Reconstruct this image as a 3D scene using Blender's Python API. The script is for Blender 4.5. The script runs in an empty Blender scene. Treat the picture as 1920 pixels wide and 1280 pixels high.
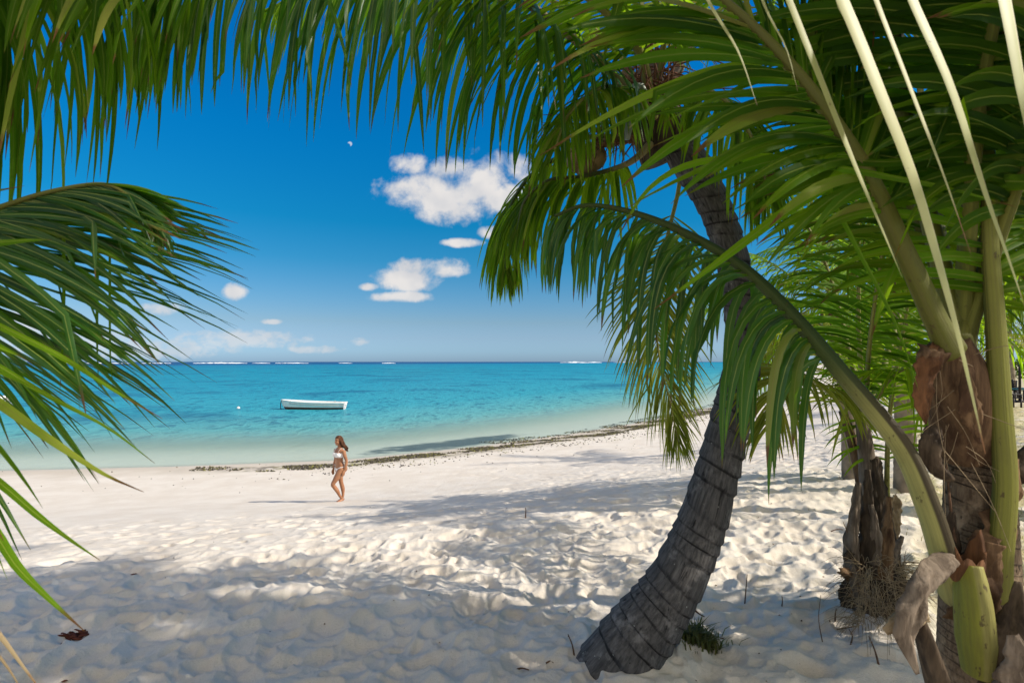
import bpy, bmesh, math, random
import numpy as np
from mathutils import Vector, Matrix

random.seed(7)
RNG = np.random.default_rng(11)
SC = bpy.context.scene
COL = SC.collection
CZ = 1.9            # camera height, metres
SEA = CZ - 4.0      # sea level
F = 1000.0          # focal length in pixels of the 1920 px wide photograph
R = math.radians

def P(px, py, Y):
    return np.array([(px - 960.0) / F * Y, Y, CZ + (678.0 - py) / F * Y])

# ------------------------------------------------------------------ camera
cam = bpy.data.cameras.new('camera')
cam.sensor_width = 36.0
cam.lens = 36.0 * F / 1920.0
cam.shift_y = 38.0 / 1920.0
cam.clip_start = 0.05
cam.clip_end = 60000.0
cam.dof.use_dof = True
cam.dof.focus_distance = 9.0
cam.dof.aperture_fstop = 5.6
camo = bpy.data.objects.new('camera', cam)
camo.location = (0, 0, CZ)
camo.rotation_euler = (R(90), 0, 0)
COL.objects.link(camo)
SC.camera = camo

# ------------------------------------------------------------------ render look
SC.view_settings.view_transform = 'Standard'
SC.view_settings.look = 'None'
SC.view_settings.gamma = 1.0
SC.view_settings.exposure = 0.3
SC.render.engine = 'CYCLES'
SC.cycles.max_bounces = 8
SC.cycles.transparent_max_bounces = 12
SC.cycles.transmission_bounces = 6
SC.cycles.diffuse_bounces = 4
SC.cycles.caustics_reflective = False
SC.cycles.caustics_refractive = False
SC.cycles.sample_clamp_indirect = 6.0
SC.cycles.use_denoising = True

# ------------------------------------------------------------------ sun
SUN_EL = R(35.0)
SUN_AZ = np.array([0.975, -0.22]); SUN_AZ = SUN_AZ / np.linalg.norm(SUN_AZ)
to_sun = Vector((SUN_AZ[0] * math.cos(SUN_EL), SUN_AZ[1] * math.cos(SUN_EL), math.sin(SUN_EL)))
sl = bpy.data.lights.new('sun', 'SUN')
sl.energy = 4.65
sl.angle = R(0.5)
sl.color = (1.0, 0.93, 0.82)
so = bpy.data.objects.new('sun', sl)
so.rotation_euler = to_sun.to_track_quat('Z', 'Y').to_euler()
so.location = (20, -6, 30)
COL.objects.link(so)

# ------------------------------------------------------------------ node helpers
class NT:
    def __init__(self, tree):
        self.t = tree
        self.n = tree.nodes
        self.l = tree.links
    def node(self, kind, **kw):
        nd = self.n.new(kind)
        for k, v in kw.items():
            setattr(nd, k, v)
        return nd
    def link(self, a, b):
        self.l.new(a, b)
    def inp(self, sock, v):
        if v is None:
            return
        if hasattr(v, 'is_linked'):
            self.l.new(v, sock)
        elif isinstance(v, (tuple, list)) and sock.type == 'RGBA' and len(v) == 3:
            sock.default_value = (*v, 1.0)
        else:
            sock.default_value = v
    def math(self, op, a, b=None, c=None, clamp=False):
        nd = self.node('ShaderNodeMath', operation=op, use_clamp=clamp)
        self.inp(nd.inputs[0], a); self.inp(nd.inputs[1], b)
        if c is not None: self.inp(nd.inputs[2], c)
        return nd.outputs[0]
    def smooth(self, v, lo, hi, a=0.0, b=1.0):
        nd = self.node('ShaderNodeMapRange', interpolation_type='SMOOTHSTEP')
        self.inp(nd.inputs['Value'], v)
        self.inp(nd.inputs['From Min'], lo); self.inp(nd.inputs['From Max'], hi)
        self.inp(nd.inputs['To Min'], a); self.inp(nd.inputs['To Max'], b)
        return nd.outputs['Result']
    def mix(self, fac, a, b, blend='MIX'):
        nd = self.node('ShaderNodeMix', data_type='RGBA', blend_type=blend)
        self.inp(nd.inputs['Factor'], fac)
        self.inp(nd.inputs[6], a); self.inp(nd.inputs[7], b)
        return nd.outputs[2]
    def ramp(self, fac, stops, interp='LINEAR'):
        nd = self.node('ShaderNodeValToRGB')
        cr = nd.color_ramp
        cr.interpolation = interp
        while len(cr.elements) < len(stops): cr.elements.new(0.5)
        for e, (p, c) in zip(cr.elements, stops):
            e.position = p
            e.color = (*c, 1.0) if len(c) == 3 else c
        self.inp(nd.inputs[0], fac)
        return nd.outputs[0]
    def noise(self, vec, scale, detail=3.0, rough=0.55, dist=0.0, dims='3D', out='Fac'):
        nd = self.node('ShaderNodeTexNoise', noise_dimensions=dims)
        if vec is not None: self.link(vec, nd.inputs['Vector'])
        nd.inputs['Scale'].default_value = scale
        nd.inputs['Detail'].default_value = detail
        nd.inputs['Roughness'].default_value = rough
        nd.inputs['Distortion'].default_value = dist
        return nd.outputs[out]
    def mapping(self, vec, scale=(1, 1, 1), loc=(0, 0, 0), rot=(0, 0, 0)):
        nd = self.node('ShaderNodeMapping')
        self.link(vec, nd.inputs[0])
        nd.inputs['Location'].default_value = loc
        nd.inputs['Rotation'].default_value = rot
        nd.inputs['Scale'].default_value = scale
        return nd.outputs[0]
    def sep(self, vec):
        nd = self.node('ShaderNodeSeparateXYZ'); self.link(vec, nd.inputs[0]); return nd.outputs
    def comb(self, x, y, z):
        nd = self.node('ShaderNodeCombineXYZ')
        self.inp(nd.inputs[0], x); self.inp(nd.inputs[1], y); self.inp(nd.inputs[2], z)
        return nd.outputs[0]
    def attr(self, name):
        return self.node('ShaderNodeAttribute', attribute_name=name).outputs
    def objco(self):
        return self.node('ShaderNodeTexCoord').outputs['Object']
    def bump(self, h, strength, dist=0.01):
        nd = self.node('ShaderNodeBump')
        nd.inputs['Strength'].default_value = strength
        nd.inputs['Distance'].default_value = dist
        self.link(h, nd.inputs['Height'])
        return nd.outputs[0]

def new_mat(name):
    m = bpy.data.materials.new(name)
    m.use_nodes = True
    m.node_tree.nodes.clear()
    nt = NT(m.node_tree)
    out = nt.node('ShaderNodeOutputMaterial')
    return m, nt, out

def principled(nt, out, color, rough=0.6, spec=0.3, normal=None):
    p = nt.node('ShaderNodeBsdfPrincipled')
    nt.inp(p.inputs['Base Color'], color)
    nt.inp(p.inputs['Roughness'], rough)
    nt.inp(p.inputs['Specular IOR Level'], spec)
    if normal is not None: nt.link(normal, p.inputs['Normal'])
    nt.link(p.outputs[0], out.inputs['Surface'])
    return p

def simple_mat(name, color, rough=0.6, spec=0.3, var=0.25, scale=6.0):
    m, nt, out = new_mat(name)
    co = nt.objco()
    n = nt.noise(co, scale, 4)
    dark = tuple(c * (1 - var) for c in color)
    lite = tuple(min(1, c * (1 + var)) for c in color)
    c = nt.mix(nt.smooth(n, 0.3, 0.7), dark, lite)
    n2 = nt.noise(co, scale * 8, 3)
    principled(nt, out, c, rough, spec, nt.bump(n2, 0.25, 0.004))
    return m

# ------------------------------------------------------------------ object helpers
def tag(o, label=None, cat=None, group=None, kind=None):
    if label: o['label'] = label
    if cat: o['category'] = cat
    if group: o['group'] = group
    if kind: o['kind'] = kind
    return o

def empty(name, loc, label=None, cat=None, group=None):
    o = bpy.data.objects.new(name, None)
    o.location = Vector(loc)
    o.empty_display_size = 0.1
    COL.objects.link(o)
    return tag(o, label, cat, group)

def mesh_obj(name, verts, faces, mat, parent=None, smooth=True, attrs=None, origin=None):
    """verts in world space; they are stored relative to the thing's base"""
    verts = np.asarray(verts, dtype=np.float64).reshape(-1, 3)
    if parent is not None:
        b = parent
        off = np.zeros(3)
        while b is not None:
            off += np.array(b.location); b = b.parent
    elif origin is not None:
        off = np.asarray(origin, float)
    else:
        off = np.zeros(3)
    v = (verts - off).astype(np.float32)
    me = bpy.data.meshes.new(name)
    if isinstance(faces, np.ndarray) and faces.ndim == 2:
        nf, k = faces.shape
        me.vertices.add(len(v)); me.vertices.foreach_set('co', v.ravel())
        me.loops.add(nf * k); me.loops.foreach_set('vertex_index', faces.astype(np.int32).ravel())
        me.polygons.add(nf)
        me.polygons.foreach_set('loop_start', np.arange(0, nf * k, k, dtype=np.int32))
        me.polygons.foreach_set('loop_total', np.full(nf, k, dtype=np.int32))
        me.update(calc_edges=True)
    else:
        me.from_pydata([tuple(map(float, q)) for q in v], [], [tuple(int(i) for i in f) for f in faces])
    me.polygons.foreach_set('use_smooth', np.full(len(me.polygons), smooth, dtype=bool))
    if attrs:
        for an, av in attrs.items():
            av = np.asarray(av, dtype=np.float32)
            if av.ndim == 1:
                a = me.attributes.new(an, 'FLOAT', 'POINT'); a.data.foreach_set('value', av)
            else:
                a = me.attributes.new(an, 'FLOAT_VECTOR', 'POINT'); a.data.foreach_set('vector', av.ravel())
    me.update()
    o = bpy.data.objects.new(name, me)
    mats = mat if isinstance(mat, (list, tuple)) else [mat]
    for m in mats: me.materials.append(m)
    COL.objects.link(o)
    if parent is not None: o.parent = parent
    else: o.location = Vector(off)
    return o

def copy_tree(o, parent=None):
    c = o.copy(); COL.objects.link(c)
    if parent is not None: c.parent = parent
    for ch in [x for x in bpy.data.objects if x.parent == o]:
        copy_tree(ch, c)
    return c

class MB:
    """collects shapes into one mesh"""
    def __init__(self): self.v = []; self.f = []; self.a = []
    def add(self, v, f, a=None):
        b = sum(len(x) for x in self.v)
        v = np.asarray(v, float)
        self.v.append(v)
        self.f += [tuple(i + b for i in q) for q in f]
        self.a.append(np.zeros((len(v), 3)) if a is None else np.asarray(a, float))
    def box(self, c, s, rz=0.0, rx=0.0, ry=0.0):
        M = Matrix.Rotation(rz, 3, 'Z') @ Matrix.Rotation(ry, 3, 'Y') @ Matrix.Rotation(rx, 3, 'X')
        M = np.array(M)
        pts = np.array([[x, y, z] for z in (-.5, .5) for y in (-.5, .5) for x in (-.5, .5)]) * np.array(s)
        pts = pts @ M.T + np.array(c)
        self.add(pts, [(0, 2, 3, 1), (4, 5, 7, 6), (0, 1, 5, 4), (2, 6, 7, 3), (0, 4, 6, 2), (1, 3, 7, 5)])
    def tube(self, pts, radii, seg=8, cap=True, flat=1.0, hint=(0, 0, 1), rib=0.0):
        v, f, a = tube_data(pts, radii, seg, cap, flat, hint, rib)
        self.add(v, f, a)
    def build(self, name, mat, parent=None, smooth=True, origin=None):
        return mesh_obj(name, np.concatenate(self.v), self.f, mat, parent, smooth,
                        {'tuv': np.concatenate(self.a)}, origin)

def spline(pts, n):
    """Catmull-Rom through pts, n samples evenly spaced along its length"""
    p = np.asarray(pts, float)
    if len(p) == 2:
        t = np.linspace(0, 1, n)[:, None]; return p[0] * (1 - t) + p[1] * t
    q = np.vstack([2 * p[0] - p[1], p, 2 * p[-1] - p[-2]])
    out = []
    for i in range(1, len(q) - 2):
        t = np.linspace(0, 1, 24, endpoint=False)[:, None]
        a, b, c, d = q[i - 1], q[i], q[i + 1], q[i + 2]
        out.append(0.5 * (2 * b + (c - a) * t + (2 * a - 5 * b + 4 * c - d) * t ** 2 + (3 * b - a - 3 * c + d) * t ** 3))
    out.append(p[-1:])
    c = np.vstack(out)
    L = np.concatenate([[0], np.cumsum(np.linalg.norm(np.diff(c, axis=0), axis=1))])
    s = np.linspace(0, L[-1], n)
    return np.stack([np.interp(s, L, c[:, k]) for k in range(3)], 1)

def unit(v):
    return v / np.maximum(np.linalg.norm(v, axis=-1, keepdims=True), 1e-9)

def tangents(c):
    return unit(np.gradient(c, axis=0))

def tube_data(pts, radii, seg=8, cap=True, flat=1.0, hint=(0, 0, 1), rib=0.0):
    c = np.asarray(pts, float); n = len(c)
    r = np.interp(np.linspace(0, 1, n), np.linspace(0, 1, len(np.atleast_1d(radii))), np.atleast_1d(radii)) if np.ndim(radii) else np.full(n, radii)
    T = tangents(c)
    N = np.array(hint, float)
    if abs(np.dot(N, T[0])) > 0.95: N = np.array([1.0, 0, 0])
    Ns = []
    for i in range(n):
        N = N - np.dot(N, T[i]) * T[i]; N = N / np.linalg.norm(N); Ns.append(N)
    Ns = np.array(Ns); B = np.cross(T, Ns)
    th = np.linspace(0, 2 * np.pi, seg, endpoint=False)
    rr = r[:, None] * np.ones(seg)[None, :]
    if rib:
        tv = np.linspace(0, 1, n)[:, None]
        rr = rr * (1 + rib * (np.cos(4 * th + 2)[None] + 0.7 * np.cos(9 * th[None] + 1 + 2 * tv) + 1.6 * vnoise(th[None] * 2.2, tv * 14, 3)))
    v = c[:, None, :] + rr[:, :, None] * (np.cos(th)[None, :, None] * B[:, None, :] + flat * np.sin(th)[None, :, None] * Ns[:, None, :])
    v = v.reshape(-1, 3)
    f = []
    for i in range(n - 1):
        for j in range(seg):
            k = (j + 1) % seg
            f.append((i * seg + j, i * seg + k, (i + 1) * seg + k, (i + 1) * seg + j))
    a = np.zeros((n * seg, 3))
    a[:, 0] = np.tile(th / (2 * np.pi), n); a[:, 1] = np.repeat(np.linspace(0, 1, n), seg)
    if cap:
        f.append(tuple(range(seg - 1, -1, -1)))
        f.append(tuple(range((n - 1) * seg, n * seg)))
    return v, f, a

# numpy value noise --------------------------------------------------
def _hash(ix, iy, s):
    h = (ix.astype(np.int64) * 374761393 + iy.astype(np.int64) * 668265263 + s * 1442695041) & 0x7fffffff
    h = ((h ^ (h >> 13)) * 1274126177) & 0x7fffffff
    return ((h ^ (h >> 16)) & 0xffff) / 65535.0

def vnoise(x, y, s=0):
    x0 = np.floor(x); y0 = np.floor(y)
    fx = x - x0; fy = y - y0
    fx = fx * fx * fx * (fx * (fx * 6 - 15) + 10); fy = fy * fy * fy * (fy * (fy * 6 - 15) + 10)
    a = _hash(x0, y0, s); b = _hash(x0 + 1, y0, s); c = _hash(x0, y0 + 1, s); d = _hash(x0 + 1, y0 + 1, s)
    return (a * (1 - fx) + b * fx) * (1 - fy) + (c * (1 - fx) + d * fx) * fy - 0.5

def fbm(x, y, oct=4, s=0):
    v = 0; a = 1.0; f = 1.0
    for o in range(oct):
        v = v + a * vnoise(x * f + 17.3 * o, y * f - 9.1 * o, s + o); a *= 0.5; f *= 2.03
    return v
# ------------------------------------------------------------------ sky
world = bpy.data.worlds.new('World'); SC.world = world
world.use_nodes = True
wt = NT(world.node_tree); wt.n.clear()
wout = wt.node('ShaderNodeOutputWorld')
bg = wt.node('ShaderNodeBackground'); bg.inputs['Strength'].default_value = 0.15
sky = wt.node('ShaderNodeTexSky'); sky.sky_type = 'NISHITA'
sky.sun_disc = False
sky.sun_elevation = SUN_EL
sky.sun_rotation = math.atan2(SUN_AZ[0], SUN_AZ[1])
sky.altitude = 0.0
sky.air_density = 1.0
sky.dust_density = 0.6
sky.ozone_density = 4.0
dirv = wt.node('ShaderNodeTexCoord').outputs['Generated']
dx, dy, dz = wt.sep(dirv)[:3]
ysafe = wt.math('MAXIMUM', dy, 0.02)
cu = wt.math('DIVIDE', dx, ysafe)
cv = wt.math('DIVIDE', dz, ysafe)
# deep polarised blue overhead, paler towards the horizon
el = wt.math('ARCSINE', wt.math('MAXIMUM', dz, 0.0))
tint = wt.ramp(wt.math('DIVIDE', el, 0.62), [(0.0, (0.41, 0.61, 0.98)), (0.03, (0.41, 0.61, 0.95)), (0.07, (0.41, 0.53, 0.75)), (0.117, (0.39, 0.49, 0.60)),
                                             (0.293, (0.10, 0.465, 0.60)), (0.40, (0.024, 0.47, 0.63)), (0.617, (0.004, 0.505, 0.77)), (0.92, (0.002, 0.52, 0.92))])
# the deep blue is the seaward sky; inland it is hazier, with unseen white cloud added as fill light
inland = wt.smooth(dy, 0.10, -0.30)
tint = wt.mix(inland, tint, (0.55, 0.66, 0.72))
skyc = wt.mix(1.0, sky.outputs[0], tint, 'MULTIPLY')
# clouds: a density field over direction
uv = wt.comb(cu, cv, 0.0)
n1 = wt.noise(uv, 12.0, 9.0, 0.60, 0.15)
n3 = wt.noise(uv, 11.0, 3.0, 0.45, 0.2)
n2 = wt.noise(wt.mapping(uv, (1, 1, 1), (-0.008, -0.018, 0)), 11.0, 3.0, 0.45, 0.2)
n1 = wt.math('ADD', wt.math('MULTIPLY', n1, wt.smooth(cv, 0.03, 0.14, 0.35, 1.0)), wt.math('MULTIPLY', wt.noise(wt.mapping(uv, (1, 1.7, 1)), 36.0, 6.0, 0.6, 0.3), wt.smooth(cv, 0.03, 0.14, 0.65, 0.0)))
def ell(cx, cy, rx, ry, w=1.0):
    a = wt.math('DIVIDE', wt.math('SUBTRACT', cu, (cx - 960) / F), rx / F)
    b = wt.math('DIVIDE', wt.math('SUBTRACT', cv, (678 - cy) / F), ry / F)
    d = wt.math('ADD', wt.math('MULTIPLY', a, a), wt.math('MULTIPLY', b, b))
    return wt.math('MULTIPLY', wt.math('SUBTRACT', 1.0, d), w)
CL = [(790, 358, 95, 38), (860, 375, 110, 46), (895, 330, 80, 48), (765, 308, 44, 22), (925, 370, 75, 40), (850, 315, 60, 30), (975, 320, 45, 30),
      (868, 455, 40, 9), (925, 435, 30, 14), (765, 522, 70, 24), (800, 502, 75, 22), (840, 508, 42, 15), (755, 557, 58, 11), (690, 537, 22, 8),
      (440, 548, 26, 17), (310, 578, 45, 15), (440, 636, 140, 20), (120, 640, 190, 30), (590, 655, 60, 8), (675, 640, 22, 8), (505, 603, 25, 6), (60, 600, 90, 26), (285, 655, 160, 20)]
dens = None
for c in CL:
    e = ell(*c)
    dens = e if dens is None else wt.math('SMOOTH_MAX', dens, e, 0.25)
dens = wt.math('MAXIMUM', dens, -1.2)
full = wt.math('ADD', dens, wt.math('MULTIPLY', wt.math('SUBTRACT', n1, 0.51), 5.0))
alpha = wt.smooth(full, -0.18, 1.08)
alpha = wt.math('MULTIPLY', alpha, wt.smooth(dens, -1.1, -0.25))
alpha = wt.math('MULTIPLY', alpha, wt.smooth(dy, 0.05, 0.2))
lowfade = wt.smooth(cv, 0.0, 0.16, 0.5, 0.97)       # thinner towards the horizon
alpha = wt.math('MULTIPLY', alpha, lowfade)
shade = wt.math('ADD', wt.math('MULTIPLY', wt.math('SUBTRACT', n3, n2), 2.4), 0.55)
shade = wt.math('ADD', shade, wt.math('MULTIPLY', wt.math('MINIMUM', full, 1.0), 0.18), None, True)
ccol = wt.mix(shade, (2.9, 3.05, 3.35), (4.5, 4.32, 4.18))
skyc = wt.mix(alpha, skyc, ccol)
cn = wt.noise(wt.mapping(dirv, (1, 1, 1.6)), 3.2, 5.0, 0.55, 0.3)
cov = wt.math('MULTIPLY', wt.smooth(cn, 0.30, 0.50), wt.math('MULTIPLY', inland, wt.smooth(dz, 0.12, 0.45)))
skyc = wt.mix(cov, skyc, (6.4, 5.8, 5.0))  # bright cloud behind the camera, added to lift and neutralise the shadows
# day moon
def circ(cx, cy, r):
    a = wt.math('SUBTRACT', cu, (cx - 960) / F); b = wt.math('SUBTRACT', cv, (678 - cy) / F)
    d = wt.math('SQRT', wt.math('ADD', wt.math('MULTIPLY', a, a), wt.math('MULTIPLY', b, b)))
    return wt.smooth(d, (r - 1.0) / F, (r + 1.0) / F, 1.0, 0.0)
moon = wt.math('MULTIPLY', circ(656, 270, 4.2), wt.math('SUBTRACT', 1.0, circ(652.5, 273, 4.4)))
moon = wt.math('MULTIPLY', moon, wt.smooth(dy, 0.05, 0.2))
skyc = wt.mix(wt.math('MULTIPLY', moon, 0.6), skyc, (4.4, 4.5, 4.7))
wt.link(skyc, bg.inputs['Color'])
wt.link(bg.outputs[0], wout.inputs['Surface'])
# ------------------------------------------------------------------ beach terrain
SHORE = np.array([(-1500, -420), (-400, -90), (-120, -8), (-60, 9.5), (-30, 17.2), (-19, 19.8), (-13, 20.6), (-7, 21.9), (-2, 25.2), (3, 29.6), (8.6, 35.7), (18, 48), (33.7, 70), (62, 120), (120, 240), (300, 620), (900, 1900), (4000, 8000)], float)
def shore_dist(x, y):
    """signed distance to the waterline, positive on land"""
    x = np.asarray(x, float); y = np.asarray(y, float)
    best = np.full(x.shape, 1e18); sg = np.zeros(x.shape)
    for (ax, ay), (bx, by) in zip(SHORE[:-1], SHORE[1:]):
        ex, ey = bx - ax, by - ay
        t = np.clip(((x - ax) * ex + (y - ay) * ey) / (ex * ex + ey * ey), 0, 1)
        px, py = x - (ax + t * ex), y - (ay + t * ey)
        d = px * px + py * py
        cr = ex * (y - ay) - ey * (x - ax)          # >0 seaward (left of the direction of travel)
        m = d < best
        best = np.where(m, d, best); sg = np.where(m, -np.sign(cr), sg)
    return np.sqrt(best) * sg

_ps = np.arange(-1200, 1200, 0.25)
_ph = np.interp(_ps, [-1200, -700, -560, -400, -120, -60, -25, -10, -3, 0, 4, 8.5, 13, 17, 22, 40, 200, 1200],
                [-40, -30, -5, -3.2, -2.6, -2.2, -1.5, -.75, -.16, 0, .19, .46, 1.25, 1.95, 2.15, 2.25, 2.6, 4.0])
_k = np.exp(-0.5 * (np.arange(-14, 15) / 5.0) ** 2); _k /= _k.sum()
_ph = np.convolve(np.pad(_ph, 14, mode='edge'), _k, 'valid')
def profile(s): return np.interp(s, _ps, _ph)

# footprints and scuffs: overlapping soft pits, ridges where they meet
NP = 15000
pr = RNG.uniform(0, 1, NP)
pY = 2.3 + 21 * pr ** 0.75
pX = RNG.uniform(-1.15, 1.35, NP) * (pY + 0.6)
pA = 0.08 + 0.12 * RNG.uniform(0, 1, NP) ** 1.4; pB = pA * RNG.uniform(0.5, 0.85, NP)
pR = RNG.normal(0.25, 0.75, NP); pD = pA * RNG.uniform(0.12, 0.40, NP)
ps_ = shore_dist(pX, pY)
keep = (ps_ > 3.8) & ~((ps_ < 10.5) & (RNG.uniform(0, 1, NP) < np.interp(pX, [-12, -5, 0, 6], [.97, .92, .5, .15])))
keep &= ~((ps_ < 7.5) & (RNG.uniform(0, 1, NP) < 0.5))
keep &= ~((ps_ > 7.0) & (ps_ < 16.5) & (pX < 0.5 * pY) & (RNG.uniform(0, 1, NP) < 0.62))
pX, pY, pA, pB, pR, pD = [q[keep] for q in (pX, pY, pA, pB, pR, pD)]

def sand_detail(X, Y, s):
    """X, Y on the polar grid (radius rows, angle columns)"""
    wx = X + 0.12 * vnoise(X * 3.1, Y * 3.1, 5); wy = Y + 0.12 * vnoise(X * 3.1 + 40, Y * 3.1, 6)
    pit = np.zeros(X.shape)
    Rr = np.hypot(X, Y); rows = Rr[:, Rr.shape[1] // 2]; Th = np.arctan2(X, Y)[Rr.shape[0] // 2]
    for x, y, a, b, r, d in zip(pX, pY, pA, pB, pR, pD):
        rr = math.hypot(x, y); th = math.atan2(x, y); m = a * 2.0 + 0.1
        i0, i1 = np.searchsorted(rows, [rr - m, rr + m]); j0, j1 = np.searchsorted(Th, [th - m / rr, th + m / rr])
        if i1 <= i0 or j1 <= j0: continue
        sx = wx[i0:i1, j0:j1] - x; sy = wy[i0:i1, j0:j1] - y
        c, sn = math.cos(r), math.sin(r)
        u = (sx * c + sy * sn) / a; v = (-sx * sn + sy * c) / b
        q = u * u + v * v
        h = np.where(q < 1.0, d * (q - 1.0), 0.0) + 0.07 * d * np.exp(-((np.sqrt(q) - 1.15) / 0.22) ** 2)
        cur = pit[i0:i1, j0:j1]
        pit[i0:i1, j0:j1] = np.where(h < 0, np.minimum(cur, h), np.maximum(cur, np.where(cur < -0.004, cur, h)))
    mound = np.zeros(X.shape)
    for mx, my, mr, mh in ((0.80, 3.42, .34, .10), (2.85, 4.15, .42, .12), (1.72, 1.96, .35, .10)):
        mound += mh * np.exp(-((X - mx) ** 2 + (Y - my) ** 2) / (mr * mr))
    amp = np.interp(s, [-2, 2.5, 6, 11, 14.5, 40, 60], [0.0, 0.05, 0.3, 0.75, 1.15, 1.25, .7])
    left = np.interp(X + 0.5 * (Y - 12), [-7, -1, 3], [0.12, 0.4, 1.0]); left = left + (1 - left) * np.clip((s - 10.5) / 3.5, 0, 1)
    nz = 0.08 * vnoise(X * 0.9, Y * 1.1, 21) + 0.03 * vnoise(X * 2.3, Y * 2.6, 22) + 0.022 * vnoise(X * 5.5, Y * 5.5, 23) + 0.014 * vnoise(X * 12, Y * 12, 24) + 0.008 * vnoise(X * 29, Y * 29, 25)
    rd = np.clip(1 - np.abs(vnoise(wx * 2.3, wy * 2.7, 41)) / 0.30, 0, 1) ** 1.6 * 0.024 + np.clip(1 - np.abs(vnoise(wx * 4.9, wy * 5.3, 42)) / 0.28, 0, 1) ** 1.5 * 0.020
    fl = 0.45 + 0.55 * np.clip((s - 15.0) / 3.0, 0, 1)
    return (pit + (nz + rd) * fl) * amp * left + mound

def ground_z(x, y):
    """smooth ground height (without footprints)"""
    return SEA + profile(shore_dist(np.atleast_1d(x), np.atleast_1d(y)))

rad = np.concatenate([np.linspace(0.15, 2.4, 14, endpoint=False), np.geomspace(2.4, 34, 600, endpoint=False), np.geomspace(34, 1000, 70)])
ang = np.concatenate([np.linspace(-180, -53, 26, endpoint=False), np.linspace(-53, 53, 760, endpoint=False), np.linspace(53, 180, 27)])
RR, AA = np.meshgrid(rad, np.radians(ang), indexing='ij')
GX = RR * np.sin(AA); GY = RR * np.cos(AA)
GS = shore_dist(GX, GY)
GZ = SEA + profile(GS) + sand_detail(GX, GY, GS)
nr, na = GX.shape
idx = np.arange(nr * na).reshape(nr, na)
fq = np.stack([idx[:-1, :-1], idx[:-1, 1:], idx[1:, 1:], idx[1:, :-1]], -1).reshape(-1, 4)
gverts = np.stack([GX, GY, GZ], -1).reshape(-1, 3)
GRID_R, GRID_A = rad, np.radians(ang)

def surf_z(x, y):
    """height of the modelled sand, footprints included"""
    i = min(max(int(np.searchsorted(GRID_R, math.hypot(x, y))), 0), nr - 1)
    j = min(max(int(np.searchsorted(GRID_A, math.atan2(x, y))), 0), na - 1)
    return float(GZ[i, j])

def ground_at(px, py):
    """where the sight line through a pixel of the photograph meets the beach"""
    Y = np.geomspace(1.0, 600, 6000)
    X = (px - 960) / F * Y; Z = CZ + (678 - py) / F * Y
    g = SEA + np.maximum(profile(shore_dist(X, Y)), -0.05)
    k = int(np.argmax(Z < g))
    return np.array([X[k], Y[k], surf_z(X[k], Y[k]) if Y[k] < 60 else g[k]])

def make_sand_mat():
    m, nt, out = new_mat('sand')
    co = nt.objco()
    sh = nt.attr('shore')['Fac']
    gr = nt.attr('grassy')['Fac']
    c = nt.mix(nt.smooth(nt.noise(co, 1.3, 5, 0.6), 0.3, 0.7), (0.655, 0.575, 0.48), (0.735, 0.665, 0.575))
    grain = nt.noise(co, 160, 3, 0.7)
    c = nt.mix(nt.smooth(grain, 0.35, 0.72, 0.0, 0.28), c, (0.42, 0.36, 0.29))
    shells = nt.smooth(nt.noise(co, 60, 2, 0.5), 0.70, 0.76, 0.0, 0.5)
    c = nt.mix(shells, c, (0.30, 0.24, 0.18))
    wn = nt.math('ADD', sh, nt.math('MULTIPLY', nt.math('SUBTRACT', nt.noise(co, 0.5, 4), 0.5), 3.0))
    wet = nt.smooth(wn, 0.3, 3.4, 1.0, 0.0)
    c = nt.mix(nt.math('MULTIPLY', wet, 0.7), c, nt.mix(nt.smooth(sh, -0.6, 0.4), (0.64, 0.60, 0.49), (0.47, 0.40, 0.31)))
    # sparse dry ground among the palms
    gn = nt.noise(co, 2.2, 5, 0.65)
    gf = nt.math('MULTIPLY', gr, nt.smooth(gn, 0.33, 0.52))
    gcol = nt.mix(nt.smooth(nt.noise(co, 9, 3), 0.3, 0.7), (0.42, 0.33, 0.17), (0.40, 0.37, 0.15))
    c = nt.mix(nt.math('MULTIPLY', gf, 0.8), c, gcol)
    # line of rotting weed left at the water's edge
    wk = nt.math('ADD', sh, nt.math('MULTIPLY', nt.math('SUBTRACT', nt.noise(co, 0.35, 4), 0.5), 2.2))
    wkm = nt.math('MULTIPLY', nt.smooth(wk, 0.9, 1.4), nt.smooth(wk, 2.0, 2.8, 1.0, 0.0))
    wkm = nt.math('MULTIPLY', wkm, nt.smooth(nt.noise(co, 2.6, 5, 0.7), 0.40, 0.58))
    wkm = nt.math('MULTIPLY', wkm, nt.smooth(nt.sep(co)[0], -13.0, -8.0))
    c = nt.mix(nt.math('MULTIPLY', wkm, 0.85), c, nt.mix(nt.smooth(nt.noise(co, 1.1, 3), .4, .65), (0.10, 0.08, 0.06), (0.20, 0.18, 0.06)))
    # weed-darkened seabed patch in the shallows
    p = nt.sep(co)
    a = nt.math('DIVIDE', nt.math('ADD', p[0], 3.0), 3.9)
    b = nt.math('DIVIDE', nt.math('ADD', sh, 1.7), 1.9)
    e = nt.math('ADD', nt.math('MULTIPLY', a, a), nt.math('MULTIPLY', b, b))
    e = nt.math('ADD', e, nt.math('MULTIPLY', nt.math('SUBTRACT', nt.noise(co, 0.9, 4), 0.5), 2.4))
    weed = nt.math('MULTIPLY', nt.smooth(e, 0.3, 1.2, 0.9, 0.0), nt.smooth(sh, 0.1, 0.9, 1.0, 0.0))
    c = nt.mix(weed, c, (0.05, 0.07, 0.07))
    bn = nt.math('ADD', nt.noise(co, 55, 4, 0.65), nt.math('MULTIPLY', grain, 0.5))
    rough = nt.math('SUBTRACT', 0.95, nt.math('MULTIPLY', nt.smooth(sh, 0.1, 1.4, 1.0, 0.0), 0.45))
    principled(nt, out, c, rough, 0.12, nt.bump(bn, 0.6, 0.014))
    return m
M_sand = make_sand_mat()
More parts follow.
